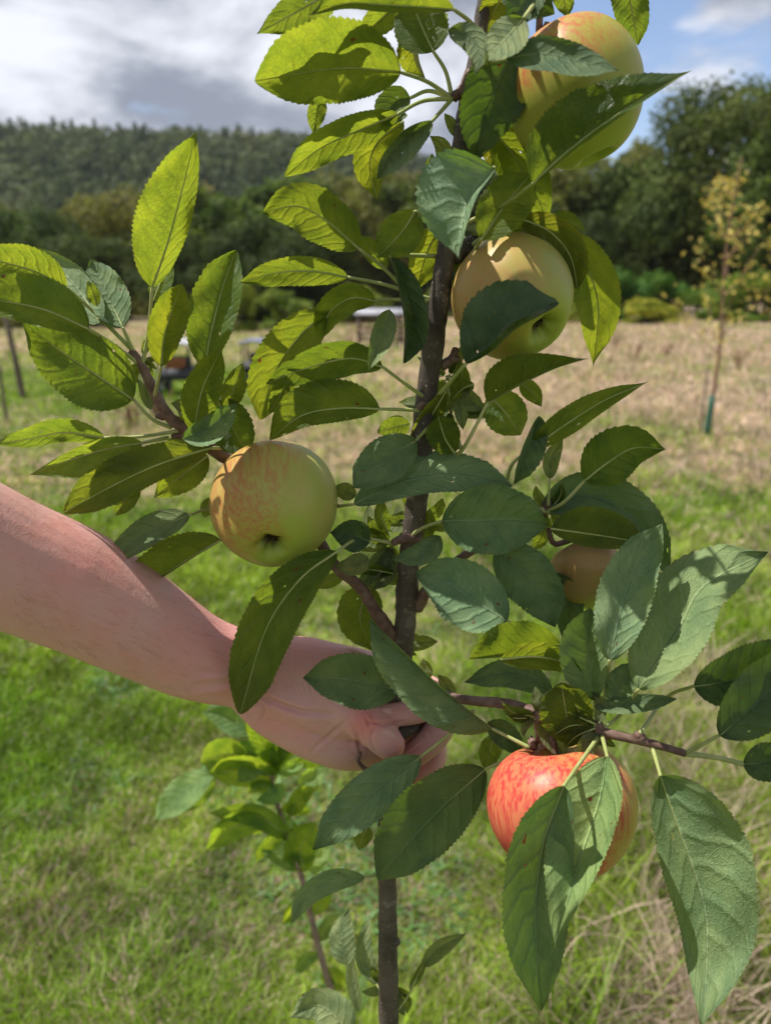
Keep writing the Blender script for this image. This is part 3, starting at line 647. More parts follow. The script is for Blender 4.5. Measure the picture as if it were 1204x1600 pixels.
def build_leaf(k, d, parent, Pf=P, Sf=None):
    g = np.random.default_rng(1000 + k)
    mid = np.array([p + (0,) if len(p) == 2 else p for p in d['mid']], float); mid[:, 2] += d['z']
    T = d['T'] if d['T'] is not None else (.55 if d['side'] == 'b' else -.45)
    y0 = mid[0, 1]; mid[:, 2] += T * (mid[:, 1] - y0)
    L0 = np.linalg.norm(np.diff(mid[:, :2], axis=0), axis=1).sum()
    NU = int(np.clip(L0 * .62, 40, 130)); NV = 7
    m_ = crom(mid, NU); u = np.linspace(0, 1, NU)
    bend = d['bend'] if d['bend'] is not None else g.uniform(-.10, .12)
    m_[:, 2] += bend * L0 * (u * u) * 1.0 + 1.2 * np.sin(u * 9 + g.uniform(0, 6))
    m_[:, 2] += (-1 if g.random() < .5 else 1) * L0 * .10 * np.clip((u - .7) / .3, 0, 1)**2
    tw = g.normal() * .16
    tg = np.gradient(m_[:, :2], axis=0); tg /= np.linalg.norm(tg, axis=1)[:, None]
    for _ in range(6): tg[1:-1] = (tg[:-2] + tg[1:-1] * 2 + tg[2:]) / 4
    left = np.stack([tg[:, 1], -tg[:, 0]], 1)
    fold = g.uniform(2, 36); W = d['W']; o_ = outline(u, d['peak'] + g.uniform(-.06, .06), g.uniform(.6, 1.6)); teeth = max(10, int(L0 / 8.0)); wave = d['wave'] if d['wave'] is not None else W * .12
    V = np.zeros((NU, 2 * NV + 1, 3)); UVc = np.zeros((NU, 2 * NV + 1, 2)); V[:, NV] = m_; UVc[:, NV] = np.stack([u, np.full(NU, .5)], 1)
    ph2 = g.uniform(0, 6.28)
    for s in (-1, 1):             # s = -1 left half, +1 right half
        a0, cu, ww = (d['al'], d['cl'], d['Wl']) if s < 0 else (d['ar'], d['cr'], d['Wr'])
        a_des = a0; a0 = a0 + g.uniform(-9, 9) + fold; cu_des = cu; cu = cu + g.uniform(-25, 35); vs = np.linspace(0, 1, 25); ang = np.radians(a0 + cu * vs**1.6)
        lat = np.concatenate([[0], np.cumsum(np.cos(ang[1:]) * np.diff(vs))]); dep = np.concatenate([[0], np.cumsum(np.sin(ang[1:]) * np.diff(vs))])
        if abs(a_des) < 50: ww = ww * min(1.5, max(.8, np.cos(np.radians(a_des + cu_des * .3)) / max(.3, lat[-1])))
        ph = g.uniform(0, 6.28); kf = g.uniform(1.6, 2.8); bite = 1 - .10 * np.clip(np.sin(u * 7 + ph * 2), .6, 1) + .06
        jag = 1 + g.uniform(.03, .05) * (((u * teeth * (1 + .06 * np.sin(5 * u))) % 1) * 1.8 - .9)
        for j in range(1, NV + 1):
            vv = j / NV; wv = W * ww * o_ * bite * (jag if j == NV else 1)
            la = np.interp(vv, vs, lat) * wv; dp = np.interp(vv, vs, dep) * wv
            tv = (u - .20 * vv**1.25) * 7.5 + .22 * (s)
            quilt = W * .016 * (np.abs(np.sin(np.pi * tv)) - .5) * min(vv, 1 - vv * .8) * 2
            wvz = wave * vv**2 * np.sin(6.28 * kf * u + ph) * (o_ > .05)
            c = NV + s * j * 1
            wvz = wvz + s * la * tw * (u - .4) * 2 + W * .07 * vv * np.sin(u * 6.5 + 3 * vv * s + ph2) + W * .045 * vv * np.sin(u * 17 + 5 * vv + ph2 * 2)
            V[:, c, 0] = m_[:, 0] - s * left[:, 0] * la; V[:, c, 1] = m_[:, 1] - s * left[:, 1] * la
            V[:, c, 2] = m_[:, 2] - dp - quilt - wvz + T * (V[:, c, 1] - m_[:, 1])
            UVc[:, c] = np.stack([u, np.full(NU, .5 + .5 * s * vv)], 1)
    Wd = Pf(V[..., 0].ravel(), V[..., 1].ravel(), V[..., 2].ravel())
    n2 = 2 * NV + 1; i, j = np.meshgrid(np.arange(NU - 1), np.arange(n2 - 1), indexing='ij'); i = i.ravel(); j = j.ravel()
    Fq = np.stack([i * n2 + j, i * n2 + j + 1, (i + 1) * n2 + j + 1, (i + 1) * n2 + j], 1)
    if d['side'] == 't': Fq = Fq[:, ::-1]
    base = Pf(*m_[0]).reshape(3)
    # raised midrib
    mr = Pf(m_[::3, 0], m_[::3, 1], m_[::3, 2] + (-.8 if d['side'] == 'b' else 1.2)); scl = PU
    tv_, tf_ = tube(mr, np.linspace(2.0 if d['side'] == 'b' else 1.5, .4, len(mr)) * scl * (1 if W > 20 else .7), 6)
    allv = np.vstack([Wd, tv_]); allf = Fq.tolist() + fix(tf_ + len(Wd))
    uv = np.vstack([UVc.reshape(-1, 2), np.tile([.5, .5], (len(tv_), 1))])
    t_ = np.array(d['tint']) * g.uniform(.9, 1.1)
    o = mesh_obj('leaf', allv, allf, [M[d['mt'] or ('leaf_thick' if d['side'] == 't' else 'leaf')], M['petiole']], parent, base, uv=uv, midx=[0] * len(Fq) + [1] * (len(allf) - len(Fq)))
    o.color = (*t_, 1)
    if d['stem']:
        z0 = m_[0, 2]; st = [(p[0], p[1], (p[2] if len(p) > 2 else z0 * (1 - (q + 1) / len(d['stem'])))) for q, p in enumerate(d['stem'])]
        q = crom([tuple(m_[0])] + st, 14); w_ = Pf(q[:, 0], q[:, 1], q[:, 2]); sgx = PU * (1 + q[:, 2] * PU)
        v, f = tube(w_, np.linspace(2.3, 3.3, 14) * PU * (1.0 if W > 18 else .75), 8); mesh_obj('petiole', v, fix(f), M['petiole'], o, w_[0])
    return o
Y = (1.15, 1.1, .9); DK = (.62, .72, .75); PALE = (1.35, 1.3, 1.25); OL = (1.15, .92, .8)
J1 = (706, 154, -12)
leaf([(626, 113), (540, 106), (460, 116), (398, 127)], 76, ar=6, al=-12, Wl=.75, Wr=1.08, side='b', z=-35, T=.35, stem=[(668, 128), J1], tint=Y, peak=.52)
leaf([(530, -20), (470, 15), (401, 53)], 34, side='b', T=.5, z=-60, tint=(1, 1, 1))
leaf([(709, 15), (600, 8), (540, 6), (484, 24)], 40, al=50, ar=0, Wl=.8, side='b', z=-70, T=.4, stem=[(735, 35), (757, 66, 0)], tint=Y)
leaf([(632, -10), (600, 25), (556, 64)], 24, side='b', z=10, T=.4, tint=Y)
leaf([(677, 81), (662, 50), (645, 8), (640, -18)], 44, side='b', T=-.3, z=-20, stem=[(696, 112), J1], tint=(.8, .8, .95), peak=.35)
leaf([(655, 40), (652, 85), (664, 123)], 32, al=70, ar=0, side='b', z=15, T=.6, tint=(1.3, 1.1, .8))
leaf([(500, 150), (494, 180), (489, 209)], 15, side='b', z=0, tint=Y)
leaf([(622, 178), (560, 204), (500, 232), (444, 276)], 30, al=-5, ar=5, side='b', z=-30, T=.45, stem=[(660, 158), J1], tint=Y)
leaf([(641, 153), (618, 160), (596, 196)], 28, al=10, side='t', z=0, T=-.3, stem=[(670, 142), J1])
leaf([(630, 190), (590, 222), (577, 262), (590, 312)], 28, side='b', z=10, T=.5, tint=(1.3, 1.15, .8))
leaf([(675, 189), (640, 212), (607, 248), (588, 280)], 30, al=20, ar=15, cr=30, side='t', z=-20, T=-.9, stem=[(692, 170), J1], tint=(1.1, 1.1, 1.2))
leaf([(701, 262), (690, 228), (671, 212)], 14, side='t', z=0)
leaf([(712, 214), (706, 195), (694, 177)], 9, side='t', z=0)
leaf([(806, 70), (782, 120), (755, 190), (741, 258)], 50, al=-15, ar=-5, side='t', z=-45, T=.05, tint=DK, Wr=1.0, Wl=1.1)
leaf([(818, 28), (790, 60), (756, 98)], 30, side='t', z=-110, T=-.8, tint=PALE, stem=[(835, 5, -60)])
leaf([(700, 48), (735, 58), (748, 85), (742, 118)], 24, al=25, ar=-20, side='t', z=-90, T=-.5)
leaf([(790, 92), (850, 84), (915, 98), (966, 110)], 30, al=-5, ar=20, side='t', z=-135, T=-.5, tint=DK, stem=[(765, 98, -60), (738, 118, -5)])
leaf([(833, 286), (885, 238), (965, 178), (1079, 110)], 72, al=5, ar=70, Wr=.6, side='b', z=-130, T=.15, stem=[(790, 318, -60), (720, 352, 0)], tint=(.95, 1.0, .9), peak=.36)
leaf([(972, -50), (985, 10), (996, 71)], 30, side='b', z=0, T=.2, tint=(.85, .9, .9))
leaf([(868, -30), (880, 0), (886, 27)], 17, side='b', z=0, tint=Y)
leaf([(790, -20), (768, 25), (750, 60)], 24, side='b', z=-20, T=.5, tint=(1.3, 1.15, .8))
leaf([(775, -25), (820, -5), (866, 22)], 30, side='t', z=-50, T=-.2, tint=DK)
leaf([(845, -30), (815, 10), (800, 45)], 28, side='t', z=-60, T=-.1, tint=DK)
leaf([(770, 205), (800, 240), (830, 290), (857, 350)], 38, side='b', z=20, T=.3, tint=(1.05, 1.05, .85))
leaf([(800, 170), (780, 215), (765, 270)], 34, side='b', z=35, T=.3, tint=OL)
leaf([(772, 262), (738, 300), (722, 350), (716, 404)], 80, al=52, ar=-8, Wl=.5, Wr=1.08, side='t', z=-120, T=-.35, tint=(1.0, 1.15, 1.35), peak=.36, stem=[(755, 262, -60), (722, 250, 0)])
leaf([(752, 374), (785, 325), (828, 272)], 40, al=5, side='b', z=-70, T=-.45, tint=PALE, peak=.55, stem=[(735, 400, 0)])
leaf([(812, 341), (858, 362), (890, 400), (902, 452)], 32, al=-10, ar=10, side='b', z=-20, T=.2, tint=OL, stem=[(780, 352), (738, 382, 0)])
leaf([(870, 366), (912, 410), (934, 480), (926, 572)], 40, al=0, ar=15, side='b', z=10, T=.4, tint=(1.25, 1.15, .85), stem=[(830, 350), (745, 380, 0)], peak=.4)
leaf([(858, 340), (885, 345), (914, 360)], 15, side='b', z=0, tint=Y)
leaf([(828, 344), (800, 350), (774, 370)], 18, side='b', z=-10, tint=(1.3, 1.15, .8))
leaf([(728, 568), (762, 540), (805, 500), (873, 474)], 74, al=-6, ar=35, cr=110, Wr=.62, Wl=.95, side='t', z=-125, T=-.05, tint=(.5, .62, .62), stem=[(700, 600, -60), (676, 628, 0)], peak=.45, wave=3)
leaf([(761, 630), (810, 602), (865, 576), (921, 559)], 50, al=-8, ar=60, Wr=.5, side='b', z=-60, T=.35, tint=Y, stem=[(730, 690, -40), (712, 715, -10)], peak=.3)
leaf([(762, 618), (785, 640), (813, 680)], 34, side='b', z=-20, T=-.2, tint=PALE)
leaf([(812, 598), (830, 612), (846, 636)], 15, side='b', z=0, tint=Y)
leaf([(831, 700), (888, 660), (945, 625), (1013, 596)], 24, al=0, ar=12, Wr=.8, side='b', z=-30, T=.4, stem=[(800, 725), (790, 760, 10)], tint=Y)
leaf([(913, 751), (950, 722), (990, 700), (1039, 702)], 46, al=0, ar=15, Wr=.85, side='b', z=-40, T=.2, stem=[(880, 785), (852, 800, 15)], tint=(.72, .80, .75), peak=.4)
leaf([(842, 650), (828, 690), (802, 757)], 28, al=0, ar=45, side='t', z=-30, T=-.1, tint=DK)
leaf([(858, 748), (862, 715), (879, 685)], 13, side='t', z=0, T=-.9, tint=PALE, stem=[(856, 790)])
leaf([(846, 792), (915, 775), (985, 808), (1047, 897)], 44, side='t', z=20, T=-.3, tint=DK, stem=[(850, 800)])
leaf([(860, 826), (925, 835), (970, 842), (1012, 850)], 44, al=-5, ar=20, Wr=.5, side='b', z=-45, T=.2, tint=(.95, .9, .9), peak=.4)
leaf([(690, 814), (750, 813), (805, 812), (858, 820)], 56, al=-3, ar=3, side='t', z=-70, T=-.1, tint=(.75, .9, .8), stem=[(662, 824), (640, 838, -10)], peak=.45)
leaf([(553, 788), (630, 752), (715, 742), (800, 760)], 38, al=-5, ar=20, cr=50, Wr=.9, side='t', z=-60, T=-.5, tint=(.9, 1.05, 1.1), stem=[(520, 792, 0)], peak=.5)
leaf([(650, 688), (612, 712), (580, 735), (552, 762)], 36, side='t', z=-30, T=-.5, stem=[(668, 668), (690, 640)], tint=(.85, .95, .9), peak=.45)
leaf([(710, 708), (695, 685), (684, 650)], 27, side='b', z=-35, T=.1, tint=(.85, .85, .8), peak=.5)
leaf([(696, 612), (665, 665), (632, 724)], 17, side='b', z=-30, T=.5, tint=(1.3, 1.15, .8))
leaf([(740, 600), (722, 608), (703, 628)], 14, side='b', z=-30, tint=Y)
leaf([(715, 622), (720, 645), (723, 672)], 11, side='t', z=-30)
leaf([(752, 640), (735, 625), (728, 600)], 14, side='t', z=-40, tint=PALE)
leaf([(593, 639), (530, 638), (470, 650), (421, 688)], 48, al=25, ar=-2, Wl=.5, side='b', z=-50, T=.25, stem=[(630, 640), (660, 642, -10)], tint=Y, peak=.45)
leaf([(597, 573), (545, 560), (470, 578), (415, 600)], 30, al=-5, ar=10, side='b', z=-55, T=.35, stem=[(640, 605), (670, 625, -5)], tint=(.9, .95, .85))
leaf([(515, 484), (468, 525), (428, 585), (407, 656)], 42, side='b', z=-20, T=.4, tint=(1.2, 1.1, .85), peak=.5)
leaf([(447, 598), (435, 622), (418, 648)], 15, side='b', z=-15, tint=Y)
leaf([(586, 470), (548, 466), (514, 490), (497, 536)], 26, al=20, ar=0, side='b', z=-35, T=.5, stem=[(612, 468), (676, 470, 0)], tint=Y)
leaf([(543, 433), (490, 424), (435, 426), (374, 441)], 24, side='b', z=-20, T=.5, stem=[(602, 445), (680, 470, 0)], tint=Y, peak=.5)
leaf([(560, 388), (510, 345), (465, 322), (411, 332)], 42, al=-5, ar=5, side='b', z=-40, T=.45, stem=[(600, 420), (678, 500, 0)], tint=Y, peak=.5)
leaf([(604, 420), (582, 392), (562, 368)], 16, side='b', z=0, tint=(1.3, 1.15, .8))
leaf([(648, 330), (628, 362), (590, 402)], 34, side='b', z=-20, T=-.3, tint=(1.25, 1.2, 1.2), stem=[(690, 350)])
leaf([(692, 350), (668, 392), (650, 452)], 26, side='b', z=20, T=.5, tint=(1.25, 1.1, .8))
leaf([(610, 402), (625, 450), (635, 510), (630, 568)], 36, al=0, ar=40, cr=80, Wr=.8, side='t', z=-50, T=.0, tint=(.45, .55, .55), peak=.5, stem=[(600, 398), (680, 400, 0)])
leaf([(608, 484), (596, 530), (575, 580)], 22, al=30, ar=30, side='t', z=-15, T=-1.2, tint=PALE)
leaf([(640, 662), (615, 668), (588, 675)], 18, side='b', z=-10, tint=Y)
leaf([(668, 640), (648, 630), (622, 628)], 12, side='t', z=0, T=-1, tint=PALE)
# left branch
J2 = (222, 572, -20); J3 = (286, 672, -5)
leaf([(238, 449), (262, 380), (284, 300), (307, 204)], 62, al=0, ar=-75, Wr=.55, side='b', z=-50, T=.25, stem=[(232, 520), J2], tint=Y, peak=.42)
leaf([(240, 470), (256, 425), (259, 388)], 18, side='b', z=-10, T=-.2, tint=PALE)
leaf([(320, 574), (330, 520), (348, 450), (369, 391)], 46, al=0, ar=15, Wl=1.0, Wr=.75, side='b', z=-25, T=-.05, stem=[(305, 640), J3], tint=(1.1, 1.12, 1.0), peak=.55)
leaf([(252, 572), (258, 520), (284, 444)], 30, side='b', z=-60, T=.45, stem=[(242, 618, -20)], tint=(1.2, 1.05, .75), peak=.5)
leaf([(208, 624), (150, 585), (90, 545), (34, 502)], 58, side='b', z=-20, T=.3, stem=[(238, 655), (268, 668, -5)], tint=(.95, 1.0, .85), peak=.42)
leaf([(139, 514), (70, 484), (0, 470), (-60, 466)], 48, al=10, ar=0, Wl=.6, Wr=1.05, side='b', z=-80, T=.15, stem=[(180, 540), J2], tint=(1.1, 1.12, 1.0), peak=.5)
leaf([(104, 449), (55, 424), (0, 408), (-50, 396)], 36, side='b', z=-40, T=.5, stem=[(150, 490), (205, 545, -20)], tint=Y, peak=.5)
leaf([(158, 505), (120, 450), (58, 386)], 38, al=-25, ar=15, side='t', z=-20, T=-1.1, tint=(1.2, 1.25, 1.35))
leaf([(192, 512), (168, 460), (142, 405)], 32, side='t', z=-30, T=-.7, tint=(1.0, 1.1, 1.15), stem=[(210, 552, -20)])
leaf([(152, 478), (145, 455), (136, 438)], 10, side='b', z=-50, tint=Y)
leaf([(163, 684), (100, 676), (45, 686), (-15, 694)], 30, al=-30, ar=25, cr=50, Wl=.6, side='b', z=-30, T=.1, stem=[(220, 682), J3], tint=(1, 1.05, .9))
leaf([(222, 692), (165, 702), (100, 722), (43, 743)], 42, al=-5, ar=30, Wr=.5, side='b', z=-70, T=-.1, stem=[(262, 684, -10)], tint=PALE, peak=.35)
leaf([(328, 700), (250, 725), (180, 757), (100, 801)], 40, al=-5, ar=0, Wl=.7, side='b', z=-95, T=.1, tint=(1.05, .95, .85), stem=[(345, 700, 0)], peak=.6)
leaf([(325, 712), (285, 742), (240, 778)], 28, side='b', z=-10, T=.45, tint=(1.3, 1.15, .8))
leaf([(215, 752), (198, 778), (180, 806)], 18, side='b', z=-40, T=.4, tint=(1.2, 1.1, .8))
leaf([(304, 676), (315, 612), (345, 546)], 30, side='b', z=-70, T=.4, tint=(1.1, 1.05, .8), peak=.5)
leaf([(355, 640), (368, 600), (379, 567)], 18, side='b', z=0, T=.4, tint=Y)
leaf([(286, 686), (330, 668), (372, 628)], 34, al=25, ar=20, cr=30, side='t', z=-95, T=-1.0, tint=(1.2, 1.3, 1.35))
leaf([(338, 622), (360, 662), (388, 712)], 38, side='b', z=10, T=.0, tint=(.7, .8, .8), peak=.5)
leaf([(300, 648), (284, 634), (267, 630)], 13, side='t', z=-20, T=-.8, tint=PALE)
leaf([(236, 640), (228, 610), (220, 570)], 11, side='t', z=-5, T=-1.2, tint=(1.3, 1.4, 1.5))
# below, left of the big apple
leaf([(296, 805), (240, 830), (192, 862), (163, 903)], 30, al=10, ar=-20, Wl=.7, side='t', z=-40, T=-.7, stem=[(330, 795, 0), (420, 790, 40)], tint=(1, 1.05, 1))
leaf([(345, 844), (288, 878), (225, 920), (174, 960)], 48, al=60, ar=0, Wl=.4, side='b', z=-60, T=.35, stem=[(400, 830, 40)], tint=Y, peak=.5)
leaf([(330, 778), (325, 792), (319, 808)], 12, side='b', z=0, tint=Y)
leaf([(526, 862), (468, 906), (415, 985), (375, 1116)], 44, al=5, ar=-5, side='b', z=-120, T=.1, stem=[(560, 842, -50), (612, 848, -25)], tint=(.9, .98, .9), peak=.5)
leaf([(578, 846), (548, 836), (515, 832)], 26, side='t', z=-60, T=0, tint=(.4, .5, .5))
leaf([(576, 872), (550, 884), (522, 884)], 17, side='t', z=-60, T=-1, tint=PALE)
leaf([(556, 775), (540, 768), (523, 760)], 14, side='t', z=-10, tint=DK)
leaf([(538, 898), (515, 908), (494, 918)], 11, side='b', z=10, tint=(1.6, 1.2, .6))
leaf([(614, 896), (575, 890), (536, 896)], 9, side='b', z=0, tint=Y)
leaf([(606, 832), (596, 805), (596, 780)], 12, side='b', z=10, tint=Y)
leaf([(655, 850), (668, 822), (672, 792)], 13, side='b', z=20, tint=(1.3, 1.15, .8))
leaf([(688, 838), (662, 864), (612, 875)], 19, al=10, side='t', z=-40, T=-.9, tint=(1, 1.1, 1.1))
leaf([(578, 915), (562, 965), (582, 1018)], 36, side='b', z=10, T=.2, tint=(.85, .85, .75), stem=[(600, 905)])
leaf([(623, 1079), (575, 1068), (525, 1060), (473, 1059)], 44, al=-8, ar=-3, side='t', z=-130, T=-.05, tint=(.75, .85, .8), peak=.42)
leaf([(768, 1138), (705, 1090), (640, 1030), (577, 966)], 58, al=0, ar=65, Wr=.35, side='t', z=-165, T=.0, tint=(.85, .95, .9), stem=[(826, 1168, -190)], peak=.42)
leaf([(668, 1062), (664, 1045), (660, 1028)], 11, side='t', z=30)
leaf([(708, 1092), (698, 1072), (684, 1054)], 11, side='t', z=10)
leaf([(656, 1183), (605, 1222), (548, 1270), (488, 1328)], 38, al=-5, ar=0, side='t', z=-140, T=-.25, stem=[(702, 1147, -150), (740, 1110, -120)], tint=(.85, 1.0, 1.05), peak=.45)
leaf([(757, 1202), (708, 1246), (650, 1305), (590, 1374)], 62, al=-10, ar=-3, Wl=.85, side='t', z=-170, T=.02, stem=[(822, 1174, -190)], tint=(.62, .72, .65), peak=.55)
leaf([(575, 1290), (566, 1310), (560, 1328)], 14, side='b', z=0, tint=PALE)
# right cluster
J4 = (935, 1142, -240)
leaf([(792, 970), (740, 938), (700, 910), (649, 895)], 52, al=0, ar=-5, side='t', z=-130, T=-.6, tint=(.85, 1.02, 1.1), peak=.5, stem=[(840, 1000, -120)])
leaf([(775, 856), (812, 890), (845, 930), (867, 980)], 44, al=0, ar=-10, side='t', z=-60, T=-.3, tint=(.75, .9, .9), peak=.45)
leaf([(868, 895), (890, 945), (880, 1000)], 22, side='t', z=-30, T=0, tint=DK)
leaf([(876, 1008), (830, 1018), (785, 1026), (733, 1030)], 54, al=50, ar=-5, Wl=.35, side='b', z=-190, T=.4, tint=(1.05, 1.1, .85), peak=.45)
leaf([(782, 1030), (835, 1026), (880, 1036), (918, 1066)], 24, al=-20, ar=30, side='b', z=-220, T=.7, tint=(1.2, 1.1, .8))
leaf([(862, 1078), (800, 1052), (724, 1066)], 24, side='t', z=-110, T=-.5, tint=(.8, .9, .9), stem=[(820, 1110, -150)])
leaf([(928, 1094), (922, 1050), (918, 1000), (922, 950)], 46, al=0, ar=10, Wr=.65, side='t', z=-215, T=-.15, tint=(.9, 1, .85), stem=[(930, 1120), J4])
leaf([(952, 1032), (968, 960), (990, 890), (1034, 819)], 44, al=0, ar=0, side='t', z=-250, T=-.4, tint=(1.0, 1.12, 1.15), stem=[(944, 1090), J4], peak=.45)
leaf([(997, 1077), (1055, 990), (1100, 915), (1200, 862)], 74, al=-22, ar=38, Wr=.85, side='t', z=-270, T=-.5, tint=(1.05, 1.12, 1), stem=[(965, 1120), J4], peak=.42)
leaf([(950, 1094), (968, 1070), (990, 1034)], 24, side='t', z=-225, T=-.6, tint=(1.1, 1.2, 1.1))
leaf([(928, 1104), (990, 1100), (1057, 1092)], 15, side='t', z=-230, T=-1, tint=(.9, 1, 1))
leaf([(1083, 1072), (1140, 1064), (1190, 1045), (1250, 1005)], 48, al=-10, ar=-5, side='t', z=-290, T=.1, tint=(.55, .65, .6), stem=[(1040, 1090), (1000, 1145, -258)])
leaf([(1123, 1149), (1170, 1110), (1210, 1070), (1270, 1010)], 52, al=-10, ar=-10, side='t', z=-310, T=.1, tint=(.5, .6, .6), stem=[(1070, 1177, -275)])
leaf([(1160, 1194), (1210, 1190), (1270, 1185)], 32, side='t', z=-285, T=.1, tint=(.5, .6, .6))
leaf([(893, 1162), (885, 1120), (876, 1066)], 42, side='b', z=-225, T=.2, tint=(.95, .9, .75), stem=[J4], peak=.5)
leaf([(762, 1128), (790, 1150), (822, 1182)], 20, side='t', z=-120, T=.2, tint=DK)
leaf([(772, 1148), (765, 1175), (758, 1204)], 18, side='b', z=-110, T=.1, tint=OL)
leaf([(948, 1182), (936, 1250), (905, 1345), (862, 1488)], 66, al=20, ar=5, Wl=.62, side='t', z=-345, T=-.55, tint=(1.35, 1.5, 1.1), stem=[(940, 1150, -250)], peak=.3, wave=9)
leaf([(880, 1228), (848, 1320), (836, 1440), (845, 1580)], 56, al=5, ar=-10, side='t', z=-420, T=.02, tint=(.72, .85, .8), peak=.4, stem=[(935, 1150, -245)], wave=7)
leaf([(1031, 1212), (1062, 1300), (1100, 1420), (1102, 1520), (1094, 1606)], 98, al=12, ar=-55, Wr=.75, side='t', z=-370, T=-.42, tint=(1.0, 1.1, 1.05), peak=.45, stem=[(1022, 1180, -280), (1016, 1162, -262)], wave=8)
# low shoots on the stem
leaf([(570, 1371), (520, 1376), (478, 1402), (454, 1444)], 19, al=0, ar=5, side='t', z=-30, T=-.9, tint=(1.3, 1.4, 1.2), stem=[(604, 1366, 0)])
leaf([(541, 1508), (534, 1465), (545, 1418)], 21, side='t', z=20, T=-.4, tint=PALE)
leaf([(588, 1538), (568, 1490), (578, 1428)], 15, side='t', z=20, T=-.5, tint=PALE, stem=[(602, 1560, 0)])
leaf([(560, 1580), (550, 1530), (548, 1480)], 10, side='t', z=25)
leaf([(548, 1615), (500, 1572), (452, 1590)], 34, side='t', z=10, T=-.6, tint=PALE)
leaf([(660, 1510), (690, 1480), (729, 1458)], 14, al=10, side='t', z=-20, T=-.8, tint=PALE, stem=[(635, 1560), (610, 1590, 0)])
leaf([(640, 1545), (655, 1520), (664, 1500)], 7, side='b', z=-10, tint=Y)
# little leaves bunched on the spurs close to the stem
gs = np.random.default_rng(99)
for (cx, cy, n_, sg) in ((612, 850, 7, 30), (655, 815, 5, 22), (706, 640, 6, 26), (700, 590, 3, 18), (856, 800, 4, 22), (935, 1135, 4, 26), (840, 1120, 4, 24), (690, 300, 5, 20), (735, 400, 5, 24), (290, 676, 5, 26), (222, 560, 3, 14), (640, 900, 3, 20), (625, 1010, 3, 18), (680, 470, 3, 18), (612, 1540, 3, 16)):
    for q_ in range(n_ + 3):
        a_ = gs.uniform(0, 6.28); x0, y0 = cx + math.cos(a_) * 6, cy + math.sin(a_) * 6; L_ = gs.uniform(.7, 1.75) * sg; a2 = a_ + gs.normal() * .5
        b_ = gs.random() < .6
        leaf([(x0, y0), (x0 + math.cos(a_) * L_, y0 + math.sin(a_) * L_), (x0 + math.cos(a_) * L_ + math.cos(a2) * L_ * .8, y0 + math.sin(a_) * L_ + math.sin(a2) * L_ * .8)], L_ * gs.uniform(.28, .42), side='b' if b_ else 't', T=.4 if b_ else -.5, z=(-245 if cx == 935 else -190 if cx == 840 else 25), stem=[(cx, cy)])
def size(d):
    m_ = np.array([p[:2] for p in d['mid']], float); return np.linalg.norm(np.diff(m_, axis=0), axis=1).sum() * d['W']
order = sorted(range(len(LEAVES)), key=lambda i: -size(LEAVES[i])); small = []
print('LEAVES', len(LEAVES))
for rank, i in enumerate(order):
    o = build_leaf(i, LEAVES[i], apple_tree)
    if rank >= 99:
        small.append(o)
def merge(objs, name, label):
    """join the smallest leaves of the tree into one part"""
    V, Fc, U, mi, off = [], [], [], [], 0; par = objs[0].parent; po = np.array(par.location)
    for o in objs:
        for q, extra in [(o, np.array(o.location))] + [(c, np.array(o.location) + np.array(c.location)) for c in o.children]:
            me = q.data; co = np.empty(len(me.vertices) * 3); me.vertices.foreach_get('co', co); co = co.reshape(-1, 3) + extra + po
            V.append(co); uvl = me.uv_layers.active; uvv = np.full((len(co), 2), .5)
            for p in me.polygons:
                Fc.append([v_ + off for v_ in p.vertices]); mi.append(1 if q is not o else p.material_index)
                if uvl:
                    for li_ in p.loop_indices: uvv[me.loops[li_].vertex_index] = uvl.data[li_].uv
            U.append(uvv); off += len(co)
    for o in objs:
        for c in list(o.children): bpy.data.objects.remove(c)
        bpy.data.objects.remove(o)
    n = mesh_obj(name, np.vstack(V), Fc, [M['leaf'], M['petiole']], par, V[0][0], uv=np.vstack(U), midx=mi); n['kind'] = 'stuff'; return n
if small: merge(small, 'small_leaves', '')
